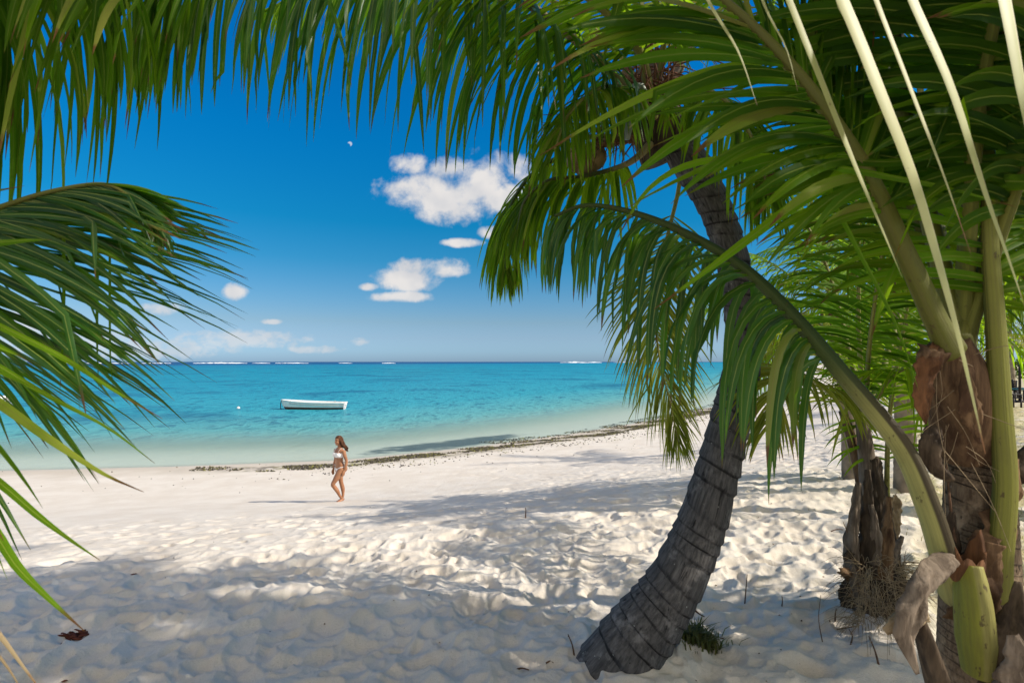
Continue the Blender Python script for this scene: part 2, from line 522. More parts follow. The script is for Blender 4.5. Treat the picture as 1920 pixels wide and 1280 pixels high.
# where the dry grass grows: inland of the beach on the right
_in = np.clip((GX - 0.70 * GY + 0.25 * np.sin(GY * 1.7)) / (0.5 + 0.05 * np.maximum(GY, 0)), 0, 1) * np.clip((GX - 2.2) / 1.2, 0, 1) * (GY > 0)
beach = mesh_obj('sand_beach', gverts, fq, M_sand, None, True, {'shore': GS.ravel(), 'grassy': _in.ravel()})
tag(beach, kind='structure')

# ------------------------------------------------------------------ sea
def make_water_mat():
    m, nt, out = new_mat('sea_water')
    co = nt.objco()
    dep = nt.attr('depth')['Fac']
    sd = nt.attr('shore')['Fac']
    off = nt.math('MULTIPLY', sd, -1.0)
    # colour of the water column by distance out over the lagoon
    lg = nt.math('DIVIDE', nt.math('LOGARITHM', nt.math('MAXIMUM', off, 1.0), 10.0), 3.6)
    body = nt.ramp(lg, [(0.0, (0.56, 0.70, 0.60)), (0.20, (0.38, 0.64, 0.58)), (0.29, (0.15, 0.50, 0.51)), (0.38, (0.040, 0.33, 0.41)), (0.50, (0.016, 0.27, 0.38)),
                        (0.64, (0.005, 0.255, 0.37)), (0.75, (0.004, 0.20, 0.35)), (0.80, (0.003, 0.075, 0.22)), (1.0, (0.003, 0.06, 0.19))])
    # sea-grass and coral patches on the lagoon floor
    pn = nt.noise(nt.mapping(co, (0.05, 0.05, 1)), 1.0, 5, 0.66)
    pf = nt.math('MULTIPLY', nt.smooth(pn, 0.50, 0.66), nt.smooth(off, 9.0, 26.0))
    pf = nt.math('MULTIPLY', pf, nt.smooth(off, 120.0, 420.0, 1.0, 0.25))
    body = nt.mix(nt.math('MULTIPLY', pf, 0.75), body, (0.006, 0.10, 0.205))
    pn2 = nt.noise(nt.mapping(co, (0.012, 0.05, 1)), 1.0, 4, 0.6)
    body = nt.mix(nt.math('MULTIPLY', nt.smooth(pn2, 0.53, 0.66), nt.smooth(off, 60, 140, 0, 0.45)), body, (0.012, 0.12, 0.19))
    # wavelets
    w1 = nt.noise(nt.mapping(co, (1.25, 0.60, 1), rot=(0, 0, 0.12)), 1.0, 5, 0.66, 0.5)
    w2 = nt.noise(nt.mapping(co, (2.4, 1.5, 1), rot=(0, 0, -0.15)), 1.0, 4, 0.65, 0.6)
    w3 = nt.noise(nt.mapping(co, (0.36, 0.11, 1), rot=(0, 0, 0.06)), 1.0, 5, 0.68, 0.4)
    far = nt.smooth(off, 30.0, 160.0)
    hgt = nt.math('ADD', nt.math('MULTIPLY', w1, 1.0), nt.math('MULTIPLY', w2, 0.42))
    hgt = nt.math('ADD', hgt, nt.math('MULTIPLY', nt.math('MULTIPLY', w3, far), 2.2))
    nrm = nt.bump(hgt, 0.9, 0.22)
    # shading of the ripple facets, painted into the water colour as darker streaks
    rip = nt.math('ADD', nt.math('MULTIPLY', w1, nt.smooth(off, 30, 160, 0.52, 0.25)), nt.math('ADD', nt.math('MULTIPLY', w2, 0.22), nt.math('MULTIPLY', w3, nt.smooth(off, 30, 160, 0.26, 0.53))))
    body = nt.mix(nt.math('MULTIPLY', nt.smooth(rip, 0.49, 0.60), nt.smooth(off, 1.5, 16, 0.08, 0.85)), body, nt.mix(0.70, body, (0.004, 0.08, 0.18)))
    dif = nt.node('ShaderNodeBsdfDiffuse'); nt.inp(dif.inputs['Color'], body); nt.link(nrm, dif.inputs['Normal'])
    tr = nt.node('ShaderNodeBsdfTransparent'); tr.inputs['Color'].default_value = (0.90, 0.985, 0.96, 1)
    opac = nt.math('SUBTRACT', 1.0, nt.math('POWER', 2.718, nt.math('MULTIPLY', nt.math('POWER', nt.math('MULTIPLY', dep, 1.3), 1.6), -1.0)))
    mx = nt.node('ShaderNodeMixShader'); nt.link(opac, mx.inputs[0]); nt.link(tr.outputs[0], mx.inputs[1]); nt.link(dif.outputs[0], mx.inputs[2])
    gl = nt.node('ShaderNodeBsdfGlossy'); gl.inputs['Roughness'].default_value = 0.09; nt.link(nrm, gl.inputs['Normal'])
    fr = nt.node('ShaderNodeFresnel'); fr.inputs['IOR'].default_value = 1.33; nt.link(nrm, fr.inputs['Normal'])
    ff = nt.math('MULTIPLY', nt.math('MINIMUM', fr.outputs[0], 0.35), 0.42)
    m2 = nt.node('ShaderNodeMixShader'); nt.link(ff, m2.inputs[0]); nt.link(mx.outputs[0], m2.inputs[1]); nt.link(gl.outputs[0], m2.inputs[2])
    nt.link(m2.outputs[0], out.inputs['Surface'])
    return m
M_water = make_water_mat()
wr = np.concatenate([np.geomspace(14, 80, 150, endpoint=False), np.geomspace(80, 1400, 90, endpoint=False), np.geomspace(1400, 30000, 26)])
wa = np.radians(np.concatenate([np.linspace(-125, -56, 24, endpoint=False), np.linspace(-56, 46, 220, endpoint=False), np.linspace(46, 64, 12)]))
WR, WA = np.meshgrid(wr, wa, indexing='ij')
WX, WY = WR * np.sin(WA), WR * np.cos(WA)
WS = shore_dist(WX, WY)
lap = 0.35 * vnoise(WX * 0.22, WY * 0.22, 77)
WD = np.maximum(-profile(WS + lap), 0)
WZ = np.where(WS < 8, SEA + 0.012 + 0.03 * np.clip(-WS / 10, 0, 1) * vnoise(WX * 0.5, WY * 0.9, 78), SEA + 0.012)
i2 = np.arange(WX.size).reshape(WX.shape)
wf = np.stack([i2[:-1, :-1], i2[:-1, 1:], i2[1:, 1:], i2[1:, :-1]], -1).reshape(-1, 4)
wmin = WS.ravel()[wf].min(1)
wf = wf[wmin < 3.0]
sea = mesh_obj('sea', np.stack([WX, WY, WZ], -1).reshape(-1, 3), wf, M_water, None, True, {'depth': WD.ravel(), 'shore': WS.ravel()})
tag(sea, kind='structure')

# breakers on the reef, far out
M_foam = simple_mat('foam', (0.82, 0.86, 0.88), 0.9, 0.1, 0.12, 0.3)
def breaker(px0, px1, py, hgt_px, label, seed):
    Y = (CZ - SEA) * 1000.0 / (py - 678.0)
    n = max(8, int((px1 - px0) / 3)); r = np.random.default_rng(seed)
    xs = np.linspace((px0 - 960) / F * Y, (px1 - 960) / F * Y, n)
    H = hgt_px / F * Y
    h = H * (0.35 + 0.65 * np.abs(np.sin(np.linspace(0, math.pi, n)))) * r.uniform(0.55, 1.0, n)
    yy = Y + Y * 0.02 * np.cumsum(r.normal(0, .12, n))
    prof = [(-1.4, 0.0), (-0.9, 0.45), (-0.35, 0.9), (0.0, 1.0), (0.6, 0.5), (1.6, 0.0)]
    v = np.array([[xs[i], yy[i] + a * h[i], SEA + 0.02 + b * h[i]] for i in range(n) for a, b in prof])
    k = len(prof)
    f = [(i * k + j, i * k + j + 1, (i + 1) * k + j + 1, (i + 1) * k + j) for i in range(n - 1) for j in range(k - 1)]
    o = mesh_obj('breaking_wave', v, f, M_foam, None, True, None, (xs.mean(), Y, SEA))
    tag(o, label, 'wave', 'white waves breaking on the reef at the horizon')
breaker(0, 12, 681.2, 1.6, 'short line of white surf on the horizon at the far left edge', 0)
breaker(115, 250, 681.2, 1.8, 'line of white surf on the horizon seen through the hanging leaf tips on the left', 1)
breaker(262, 325, 681.2, 1.6, 'white surf on the horizon just behind the tips of the left palm frond', 9)
breaker(362, 456, 681.0, 2.0, 'long white breaker with a bright crest left of and above the mooring buoy', 2)
breaker(473, 507, 680.9, 1.3, 'short thin breaker on the horizon, just left of the one above the moored boat', 3)
breaker(517, 580, 680.9, 1.3, 'thin white breaker on the horizon straight above the bow of the moored boat', 4)
breaker(634, 662, 680.9, 1.3, 'short thin breaker on the horizon above the woman', 5)
breaker(716, 741, 681.0, 1.4, 'short white breaker on the horizon right of the woman, below the two lower clouds', 6)
breaker(1050, 1100, 680.0, 2.6, 'tallest white breaker on the horizon, left of the hanging palm frond', 7)
breaker(1102, 1131, 679.6, 1.3, 'thin white breaker joined to the right end of the tallest one', 8)
breaker(1150, 1190, 679.4, 1.1, 'thin white breaker on the horizon touching the hanging palm leaves', 10)
# ------------------------------------------------------------------ palm materials
def leaf_mat(name, dark, lite, midrib, tip, trans, tfac=0.38, rough=0.50, spec=0.06):
    m, nt, out = new_mat(name)
    a = nt.attr('leaf')['Vector']
    s = nt.sep(a); u, v, rnd = s[0], s[1], s[2]
    co = nt.objco()
    c = nt.mix(nt.smooth(rnd, 0.0, 1.0), dark, lite)
    nz = nt.noise(co, 14.0, 4, 0.6)
    c = nt.mix(nt.smooth(nz, 0.42, 0.75, 0.0, 0.5), c, nt.mix(0.5, c, lite))
    # fine veins along the blade
    st = nt.math('ABSOLUTE', nt.math('SINE', nt.math('MULTIPLY', u, 40.0)))
    c = nt.mix(nt.math('MULTIPLY', st, 0.18), c, nt.mix(0.5, c, dark))
    mid = nt.smooth(nt.math('ABSOLUTE', nt.math('SUBTRACT', u, 0.5)), 0.018, 0.055, 1.0, 0.0)
    c = nt.mix(nt.math('MULTIPLY', mid, 0.85), c, midrib)
    old = nt.smooth(rnd, 0.93, 0.965, 0.0, 0.85)
    c = nt.mix(old, c, (0.22, 0.19, 0.045))
    edge = nt.math('ADD', v, nt.math('MULTIPLY', nt.math('SUBTRACT', nt.noise(co, 30.0, 2), 0.5), 0.12))
    start = nt.math('SUBTRACT', 1.03, nt.math('MULTIPLY', nt.math('POWER', rnd, 2.0), 0.15))
    tf = nt.smooth(nt.math('SUBTRACT', edge, start), -0.05, 0.03)
    c = nt.mix(tf, c, tip)
    spots = nt.smooth(nt.noise(co, 75.0, 2, 0.4), 0.73, 0.78, 0.0, 0.7)
    c = nt.mix(spots, c, (0.10, 0.06, 0.025))
    p = nt.node('ShaderNodeBsdfPrincipled')
    nt.inp(p.inputs['Base Color'], c); p.inputs['Roughness'].default_value = rough; p.inputs['Specular IOR Level'].default_value = spec
    t = nt.node('ShaderNodeBsdfTranslucent')
    nt.inp(t.inputs['Color'], nt.mix(tf, nt.mix(nt.math('MULTIPLY', mid, 0.6), nt.mix(nt.smooth(rnd, 0, 1), tuple(0.6 * q for q in trans), trans), midrib), (0.25, 0.12, 0.04)))
    mx = nt.node('ShaderNodeMixShader'); mx.inputs[0].default_value = tfac
    nt.link(p.outputs[0], mx.inputs[1]); nt.link(t.outputs[0], mx.inputs[2]); nt.link(mx.outputs[0], out.inputs['Surface'])
    return m
BROWN = (0.12, 0.06, 0.02)
M_leaf = leaf_mat('palm_leaf_green', (0.018, 0.064, 0.004), (0.080, 0.155, 0.009), (0.32, 0.36, 0.06), BROWN, (0.46, 0.74, 0.018), 0.55)
M_leaf_deep = leaf_mat('palm_leaf_deep_green', (0.008, 0.044, 0.008), (0.026, 0.082, 0.012), (0.32, 0.37, 0.075), BROWN, (0.28, 0.58, 0.015), 0.38, 0.34, 0.38)
M_leaf_dark = leaf_mat('palm_leaf_dark', (0.009, 0.032, 0.003), (0.036, 0.078, 0.006), (0.21, 0.26, 0.04), BROWN, (0.32, 0.56, 0.012), 0.46)
M_leaf_yel = leaf_mat('palm_leaf_yellowing', (0.085, 0.130, 0.012), (0.22, 0.24, 0.030), (0.40, 0.38, 0.12), (0.24, 0.12, 0.045), (0.52, 0.58, 0.045), 0.42)
M_leaf_pale = leaf_mat('palm_leaf_pale', (0.33, 0.35, 0.11), (0.46, 0.44, 0.19), (0.60, 0.56, 0.30), (0.22, 0.095, 0.035), (0.55, 0.55, 0.20), 0.30, 0.5, 0.3)  # old yellowish leaf, with the sun's brightening put into its colour
M_leaf_dry = leaf_mat('palm_leaf_dry', (0.16, 0.11, 0.055), (0.33, 0.25, 0.14), (0.36, 0.28, 0.17), (0.20, 0.12, 0.06), (0.36, 0.25, 0.11), 0.25, 0.6, 0.2)

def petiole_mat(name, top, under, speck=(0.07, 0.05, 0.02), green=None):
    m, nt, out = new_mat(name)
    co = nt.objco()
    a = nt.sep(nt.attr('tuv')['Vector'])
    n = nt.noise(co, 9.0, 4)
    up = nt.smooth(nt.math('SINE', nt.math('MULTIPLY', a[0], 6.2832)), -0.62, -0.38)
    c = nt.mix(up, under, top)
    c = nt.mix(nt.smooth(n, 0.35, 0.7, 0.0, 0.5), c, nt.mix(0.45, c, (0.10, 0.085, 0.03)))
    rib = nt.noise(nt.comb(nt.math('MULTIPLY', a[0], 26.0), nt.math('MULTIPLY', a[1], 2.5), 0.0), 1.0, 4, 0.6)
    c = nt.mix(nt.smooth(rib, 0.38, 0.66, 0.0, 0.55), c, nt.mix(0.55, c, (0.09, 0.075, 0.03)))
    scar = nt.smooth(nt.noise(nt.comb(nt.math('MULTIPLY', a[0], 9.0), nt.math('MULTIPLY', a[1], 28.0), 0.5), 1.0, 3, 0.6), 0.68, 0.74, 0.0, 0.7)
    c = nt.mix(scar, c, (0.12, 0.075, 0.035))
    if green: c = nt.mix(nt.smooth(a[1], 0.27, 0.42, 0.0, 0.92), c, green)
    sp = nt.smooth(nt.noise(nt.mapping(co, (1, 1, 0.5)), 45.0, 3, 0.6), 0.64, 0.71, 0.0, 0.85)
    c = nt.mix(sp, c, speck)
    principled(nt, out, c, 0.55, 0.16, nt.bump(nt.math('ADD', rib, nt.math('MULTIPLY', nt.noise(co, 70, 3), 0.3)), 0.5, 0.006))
    return m
M_pet = petiole_mat('petiole_green', (0.20, 0.20, 0.045), (0.34, 0.33, 0.10))
M_pet_dark = petiole_mat('petiole_shaded_brown', (0.055, 0.042, 0.024), (0.33, 0.31, 0.10), green=(0.03, 0.055, 0.012))  # shaded dark side and bounce-lit pale side painted into the colour
M_pet_tan = petiole_mat('petiole_tan', (0.42, 0.34, 0.20), (0.36, 0.29, 0.17), green=(0.06, 0.08, 0.02))
M_pet_olive = petiole_mat('petiole_olive', (0.10, 0.105, 0.016), (0.17, 0.17, 0.03))
M_stub = petiole_mat('petiole_stub_yellow', (0.28, 0.255, 0.075), (0.21, 0.21, 0.03), (0.08, 0.055, 0.025))

def trunk_mat(name, dark, lite, ringfreq, moss=0.0):
    m, nt, out = new_mat(name)
    co = nt.objco()
    t = nt.sep(nt.attr('tuv')['Vector'])
    fib = nt.noise(nt.comb(nt.math('MULTIPLY', t[0], 55.0), nt.math('MULTIPLY', t[2], 1.3), 0.0), 1.0, 5, 0.68)
    big = nt.noise(co, 4.5, 5, 0.6)
    c = nt.mix(nt.smooth(fib, 0.3, 0.72), dark, lite)
    c = nt.mix(nt.smooth(big, 0.35, 0.7, 0.0, 0.6), c, nt.mix(0.6, c, dark))
    rg = nt.math('ADD', t[2], nt.math('MULTIPLY', nt.noise(co, 9.0, 3), 0.10))
    ring = nt.math('FRACT', rg)
    line = nt.math('MULTIPLY', nt.smooth(nt.math('ABSOLUTE', nt.math('SUBTRACT', ring, 0.06)), 0.03, 0.16, 1.0, 0.0), nt.smooth(nt.noise(co, 5.5, 4, 0.65), 0.36, 0.62, 0.15, 0.95))
    c = nt.mix(line, c, tuple(q * 0.3 for q in dark))
    pale = nt.smooth(nt.noise(nt.mapping(co, (1, 1, .8)), 7.5, 5, 0.65), 0.54, 0.72, 0.0, 0.65)
    c = nt.mix(pale, c, tuple(q * 2.0 for q in lite))
    crk = nt.smooth(nt.noise(nt.comb(nt.math('MULTIPLY', t[0], 26.0), nt.math('MULTIPLY', t[2], 0.7), 2.0), 1.0, 4, 0.6), 0.62, 0.68, 0.0, 0.8)
    c = nt.mix(crk, c, tuple(q * 0.25 for q in dark))
    lich = nt.smooth(nt.noise(co, 42.0, 2, 0.45), 0.72, 0.76)
    lich = nt.math('MULTIPLY', lich, nt.smooth(nt.noise(co, 7.0, 2), 0.42, 0.6))
    c = nt.mix(nt.math('MULTIPLY', lich, 0.8), c, (0.42, 0.42, 0.38))
    hole = nt.smooth(nt.noise(nt.mapping(co, (1, 1, 1.8)), 17.0, 3, 0.6), 0.70, 0.76)
    c = nt.mix(hole, c, tuple(q * 0.15 for q in dark))
    h = nt.math('ADD', nt.math('MULTIPLY', fib, 1.0), nt.math('MULTIPLY', nt.math('ADD', nt.math('ADD', line, hole), crk), -0.9))
    principled(nt, out, c, 0.85, 0.2, nt.bump(h, 0.8, 0.012))
    return m
M_trunk = trunk_mat('palm_bark_grey', (0.045, 0.042, 0.042), (0.145, 0.135, 0.13), 8.6)
M_trunk_br = trunk_mat('palm_bark_brown', (0.085, 0.055, 0.033), (0.25, 0.18, 0.115), 38.0)
M_trunk_far = simple_mat('palm_bark_far', (0.24, 0.19, 0.14), 0.9, 0.1, 0.4, 3.0)

def fibre_mat(name, dark, lite, stretch=(22, 22, 3)):
    m, nt, out = new_mat(name)
    co = nt.objco()
    n = nt.noise(nt.mapping(co, stretch), 1.0, 5, 0.65, 0.4)
    b = nt.noise(co, 5, 3)
    c = nt.mix(nt.smooth(n, 0.32, 0.7), dark, lite)
    c = nt.mix(nt.smooth(b, 0.4, 0.7, 0, 0.5), c, dark)
    principled(nt, out, c, 0.85, 0.15, nt.bump(n, 0.8, 0.012))
    return m
M_fibre = fibre_mat('palm_fibre_brown', (0.06, 0.032, 0.018), (0.24, 0.145, 0.075))
M_fibre_dk = fibre_mat('palm_fibre_dark', (0.028, 0.02, 0.014), (0.12, 0.085, 0.055))
M_fibre_tan = fibre_mat('palm_fibre_tan', (0.17, 0.12, 0.07), (0.40, 0.30, 0.18))
M_fibre_grey = fibre_mat('dry_leaf_base_grey', (0.085, 0.062, 0.044), (0.25, 0.195, 0.145))
M_rust = fibre_mat('cut_leaf_base_rust', (0.05, 0.024, 0.012), (0.19, 0.085, 0.036))
M_twig = simple_mat('twig_brown', (0.13, 0.075, 0.045), 0.85, 0.1, 0.4, 30)

# ------------------------------------------------------------------ fronds
G = np.array([0, 0, -1.0])
def leaf_strips(base, D, W0, L, width, droop, wind, rng, K=9, fold=0.45, kink=0.06, stiff=0.35, Nref=None):
    """all leaflets of a frond at once: base (n,3), first direction D, blade direction W0, length L (n,)"""
    n = len(base)
    pos = base.copy(); D = unit(D); W = W0.copy()
    pts, ws, ns = [], [], []
    prof = np.interp(np.linspace(0, 1, K + 1), [0, .05, .14, .4, .6, .78, .9, 1], [.42, .62, .9, 1, .93, .66, .36, .03])
    kn = rng.uniform(0, 1, n) < kink; kk = rng.integers(3, K - 1, n)
    tw = rng.normal(0, 0.09, n)
    jit = rng.normal(0, 0.05, (n, 3))
    for k in range(K + 1):
        Wp = unit(W - (W * D).sum(1, keepdims=True) * D)
        N = np.cross(Wp, D)
        if Nref is not None:
            N = np.where((N * Nref).sum(1, keepdims=True) < 0, -N, N)
        pts.append(pos.copy()); ws.append(Wp.copy()); ns.append(N.copy())
        W = Wp + N * tw[:, None]
        t = (k + 1) / K
        f = (stiff + (1 - stiff) * t * 1.5)
        D = unit(D + (G * droop[:, None] * f + wind * f + jit) / K)
        if k >= 2:
            hit = kn & (kk == k)
            D = np.where(hit[:, None], unit(D * 0.35 + G * 0.9 + rng.normal(0, .25, (n, 3))), D)
        pos = pos + D * (L / K)[:, None]
    pts = np.stack(pts, 1); ws = np.stack(ws, 1); ns = np.stack(ns, 1)
    hw = (width[:, None] * 0.5 * prof[None, :])[..., None]
    ca, sa = math.cos(fold), math.sin(fold)
    left = pts - ws * hw * ca - ns * hw * sa
    right = pts + ws * hw * ca - ns * hw * sa
    v = np.stack([left, pts, right], 2)                 # n, K+1, 3, xyz
    ii = np.arange(n * (K + 1) * 3).reshape(n, K + 1, 3)
    fa = []
    for c in (0, 1):
        fa.append(np.stack([ii[:, :-1, c], ii[:, :-1, c + 1], ii[:, 1:, c + 1], ii[:, 1:, c]], -1).reshape(-1, 4))
    u = np.broadcast_to(np.array([0, .5, 1.0])[None, None, :], (n, K + 1, 3))
    vv = np.broadcast_to(np.linspace(0, 1, K + 1)[None, :, None], (n, K + 1, 3))
    rn = np.broadcast_to(rng.uniform(0, 1, n)[:, None, None], (n, K + 1, 3))
    return v.reshape(-1, 3), np.concatenate(fa), np.stack([u, vv, rn], -1).reshape(-1, 3)

def frond(root, pts, r=(0.03, 0.006), pet=0.25, L=0.7, n=60, ang=(78, 22), droop=1.0, lift=0.2, up=(0, 0, 1), wind=(0, 0, 0), width=0.036,
          mat=None, pmat=None, seed=0, sides=(1, -1), lprof=None, kink=0.06, fold=0.45, label=None, jitter=0.10, K=9, flat=0.7, stiff=0.35, dvar=0.25, gap=0.03, clump=0.13, lvar=(0.80, 1.10)):
    rng = np.random.default_rng(seed + 1000)
    mat = mat or M_leaf; pmat = pmat or M_pet
    M = 90
    c = spline(pts, M); T = tangents(c)
    up = np.array(up, float)
    tt = np.linspace(0, 1, M)
    V, Fc, A = [], [], []; off = 0
    lp = lprof or ([0, .08, .3, .6, .85, 1], [.62, .85, 1, .9, .62, .34])
    wind = np.array(wind, float)
    for sd in sides:
        ts = pet + (1 - pet) * (np.linspace(0, 1, n) ** 0.95)
        ts = np.clip(ts + rng.normal(0, 0.003, n), pet, 1)
        ok = rng.uniform(0, 1, n) > gap
        ts = ts[ok]; m = len(ts)
        b = np.stack([np.interp(ts, tt, c[:, k]) for k in range(3)], 1)
        tg = unit(np.stack([np.interp(ts, tt, T[:, k]) for k in range(3)], 1))
        N = unit(up - (tg * up).sum(1, keepdims=True) * tg)
        S = np.cross(tg, N) * sd
        q = (ts - pet) / (1 - pet)
        a = np.radians(ang[0] + (ang[1] - ang[0]) * q ** 0.9) + rng.normal(0, jitter, m)
        lf = lift + rng.normal(0, jitter, m)
        k_ = np.arange(m) * 0.33 + rng.uniform(0, 50)
        a = a + clump * 2 * vnoise(k_, k_ * 0 + 0.5, seed); lf = lf + clump * 2.6 * vnoise(k_ * 1.3 + 7, k_ * 0 + 0.5, seed + 5)
        D = np.cos(a)[:, None] * tg + np.sin(a)[:, None] * (S * np.cos(lf)[:, None] + N * np.sin(lf)[:, None])
        Ls = L * np.interp(q, lp[0], lp[1]) * rng.uniform(lvar[0], lvar[1], m)
        wd = width * np.interp(q, [0, .3, 1], [.85, 1, .6]) * rng.uniform(0.8, 1.12, m)
        dr = droop * rng.uniform(1 - dvar, 1 + dvar, m) * (1 + clump * 2.5 * vnoise(k_ + 20, k_ * 0 + 0.5, seed + 9))
        v, f, at = leaf_strips(b, D, tg, Ls, wd, dr, wind, rng, K, fold, kink, stiff, N)
        V.append(v); Fc.append(f + off); A.append(at); off += len(v)
    fo = mesh_obj('frond', np.concatenate(V), np.concatenate(Fc), mat, root, True, {'leaf': np.concatenate(A)})
    if label: fo['label'] = label
    rad_ = np.interp(np.linspace(0, 1, M), [0, .06, pet * 0.6 + .06, 1], [r[0] * 1.35, r[0] * 1.05, r[0] * 0.85, r[1]])
    pv, pf, pa = tube_data(c, rad_, 18 if r[0] > .031 else 9, True, flat, tuple(up), .022 if r[0] > .031 else 0)
    mesh_obj('petiole', pv, pf, pmat, fo, True, {'tuv': pa})
    return fo

def strips(root, name, specs, mat, label=None, seed=0, rachis=None):
    """single hand-placed leaf blades: list of (points, width)"""
    V, Fc, A = [], [], []; off = 0
    rng = np.random.default_rng(seed)
    for pts, w, hint in specs:
        K = 20
        if rachis is not None:          # root the blade on its midrib
            rc_ = spline(rachis, 120); p0 = np.asarray(pts[0], float)
            q0 = rc_[np.argmin(((rc_ - p0) ** 2).sum(1))]
            if np.linalg.norm(q0 - p0) > .03: pts = [q0] + list(pts)
        c = spline(pts, K + 1); T = tangents(c)
        h = np.array(hint, float)
        prof = np.interp(np.linspace(0, 1, K + 1), [0, .1, .4, .65, .8, .92, 1], [.9, 1, .95, .72, .42, .22, .05])
        W = unit(np.cross(T, h)); N = np.cross(W, T)
        hw = (w * .5 * prof)[:, None]
        v = np.stack([c - W * hw * .9 - N * hw * .4, c, c + W * hw * .9 - N * hw * .4], 1)
        ii = np.arange((K + 1) * 3).reshape(K + 1, 3) + off
        for q in (0, 1):
            Fc.append(np.stack([ii[:-1, q], ii[:-1, q + 1], ii[1:, q + 1], ii[1:, q]], -1).reshape(-1, 4))
        rn = rng.uniform(0.3, 1)
        A.append(np.stack(np.broadcast_arrays(np.array([0, .5, 1.0])[None, :], np.linspace(0, 1, K + 1)[:, None], rn), -1).reshape(-1, 3))
        V.append(v.reshape(-1, 3)); off += (K + 1) * 3
    o = mesh_obj(name, np.concatenate(V), np.concatenate(Fc), mat, root, True, {'leaf': np.concatenate(A)})
    if label: o['label'] = label
    return o

def trunk(root, pts, radii, mat, ring=0.12, amp=0.03, seg=48, rows=260, tilt=0.35, seed=0, name='trunk', lump=0.05):
    c = spline(pts, rows); T = tangents(c)
    L = np.concatenate([[0], np.cumsum(np.linalg.norm(np.diff(c, axis=0), axis=1))])
    kp = np.concatenate([[0], np.cumsum(np.linalg.norm(np.diff(np.asarray(pts, float), axis=0), axis=1))]); kp = kp / kp[-1]
    r = np.interp(L / L[-1], kp if len(radii) == len(pts) else np.linspace(0, 1, len(radii)), radii)
    N = np.array([0, -1.0, 0]); Ns = []
    for i in range(rows):
        N = N - np.dot(N, T[i]) * T[i]; N /= np.linalg.norm(N); Ns.append(N)
    Ns = np.array(Ns); B = np.cross(T, Ns)
    th = np.linspace(0, 2 * np.pi, seg, endpoint=False)
    LL, TH = np.meshgrid(L, th, indexing='ij')
    wob = vnoise(np.cos(TH) * 1.7 + 5 + LL * 1.1, np.sin(TH) * 1.7 - LL * 0.9, seed)
    jw = vnoise(LL / ring * 0.5 + 3, LL * 0, seed + 8)
    ph = (LL + tilt * 0.1 * np.cos(TH - 0.6) + 0.14 * ring * wob) / ring + 1.3 * jw
    fr = ph - np.floor(ph)
    saw = np.where(fr < 0.12, fr / 0.12, 1 - (fr - 0.12) / 0.88)       # scar edge then slope
    irr = vnoise(np.cos(TH) * 3 + LL * 9, np.sin(TH) * 3 - LL * 7, seed + 3)
    rr = r[:, None] * (1 + amp * (saw - .5) * (0.7 + 0.9 * np.abs(wob) * 2) + lump * wob + 0.014 * irr)
    v = c[:, None, :] + rr[..., None] * (np.cos(TH)[..., None] * B[:, None, :] + np.sin(TH)[..., None] * Ns[:, None, :])
    f = []
    ii = np.arange(rows * seg).reshape(rows, seg); jj = np.roll(ii, -1, 1)
    f = np.stack([ii[:-1], jj[:-1], jj[1:], ii[1:]], -1).reshape(-1, 4)
    a = np.stack([TH / (2 * np.pi), np.broadcast_to((L / L[-1])[:, None], TH.shape), ph + 0.0 * TH], -1).reshape(-1, 3)
    return mesh_obj(name, v.reshape(-1, 3), f, mat, root, True, {'tuv': a})

def crown_pts(c, az, el, L, sag=1.0, n=7, curl=0.0):
    """a frond's midrib: leaves the crown at (az, el) and bows down under its weight"""
    d = np.array([math.cos(az) * math.cos(el), math.sin(az) * math.cos(el), math.sin(el)])
    p = np.array(c, float); out = [p.copy()]
    sidev = np.array([-math.sin(az), math.cos(az), 0]) * curl
    for k in range(n - 1):
        p = p + d * L / (n - 1); out.append(p.copy())
        d = d + (G * sag * (0.25 + 0.32 * k) + sidev) / (n - 1); d /= np.linalg.norm(d)
    return out

def dry_sheath(root, name, pts, widths, mat, hint=(0, -1, 0), curl=0.6, seed=0, seg=10):
    """a torn, cupped sheet of leaf base (thin but solid)"""
    K = 44; seg = 18
    c = spline(pts, K); T = tangents(c)
    w = np.interp(np.linspace(0, 1, K), np.linspace(0, 1, len(widths)), widths)
    W = unit(np.cross(T, np.array(hint, float))); N = np.cross(W, T)
    tk = np.linspace(0, 1, K)
    eL = 1 + 0.35 * vnoise(tk * 6, tk * 0, seed) + 0.30 * vnoise(tk * 23, tk * 0, seed + 2); eR = 1 + 0.35 * vnoise(tk * 6, tk * 0 + 3.5, seed) + 0.30 * vnoise(tk * 23, tk * 0 + 3.5, seed + 2)
    ed = np.where(np.linspace(-1, 1, seg)[None, :] < 0, eL[:, None], eR[:, None])
    x = np.linspace(-1, 1, seg)
    wr = fbm(x[None, :] * 1.6 + 9, tk[:, None] * 4.5, 3, seed + 1) * 0.30 + 0.10 * vnoise(x[None, :] * 7 + 3, tk[:, None] * 1.5, seed + 6)
    v = c[:, None, :] + W[:, None, :] * (w[:, None] * ed)[..., None] * x[None, :, None] * 0.5 - N[:, None, :] * (w[:, None] * curl * (x[None, :] ** 2) * 0.5 + w[:, None] * wr)[..., None]
    ii = np.arange(K * seg).reshape(K, seg)
    f = np.stack([ii[:-1, :-1], ii[:-1, 1:], ii[1:, 1:], ii[1:, :-1]], -1).reshape(-1, 4)
    o = mesh_obj(name, v.reshape(-1, 3), f, mat, root, True)
    md = o.modifiers.new('thickness', 'SOLIDIFY'); md.thickness = 0.004; md.offset = 0
    return o

def strands(root, name, specs, mat, seg=4):
    mb = MB()
    for pts, r0, r1 in specs:
        mb.tube(spline(pts, 8), [r0, r1], seg, False)
    return mb.build(name, mat, root)
def PP(*l): return [P(*q) for q in l]
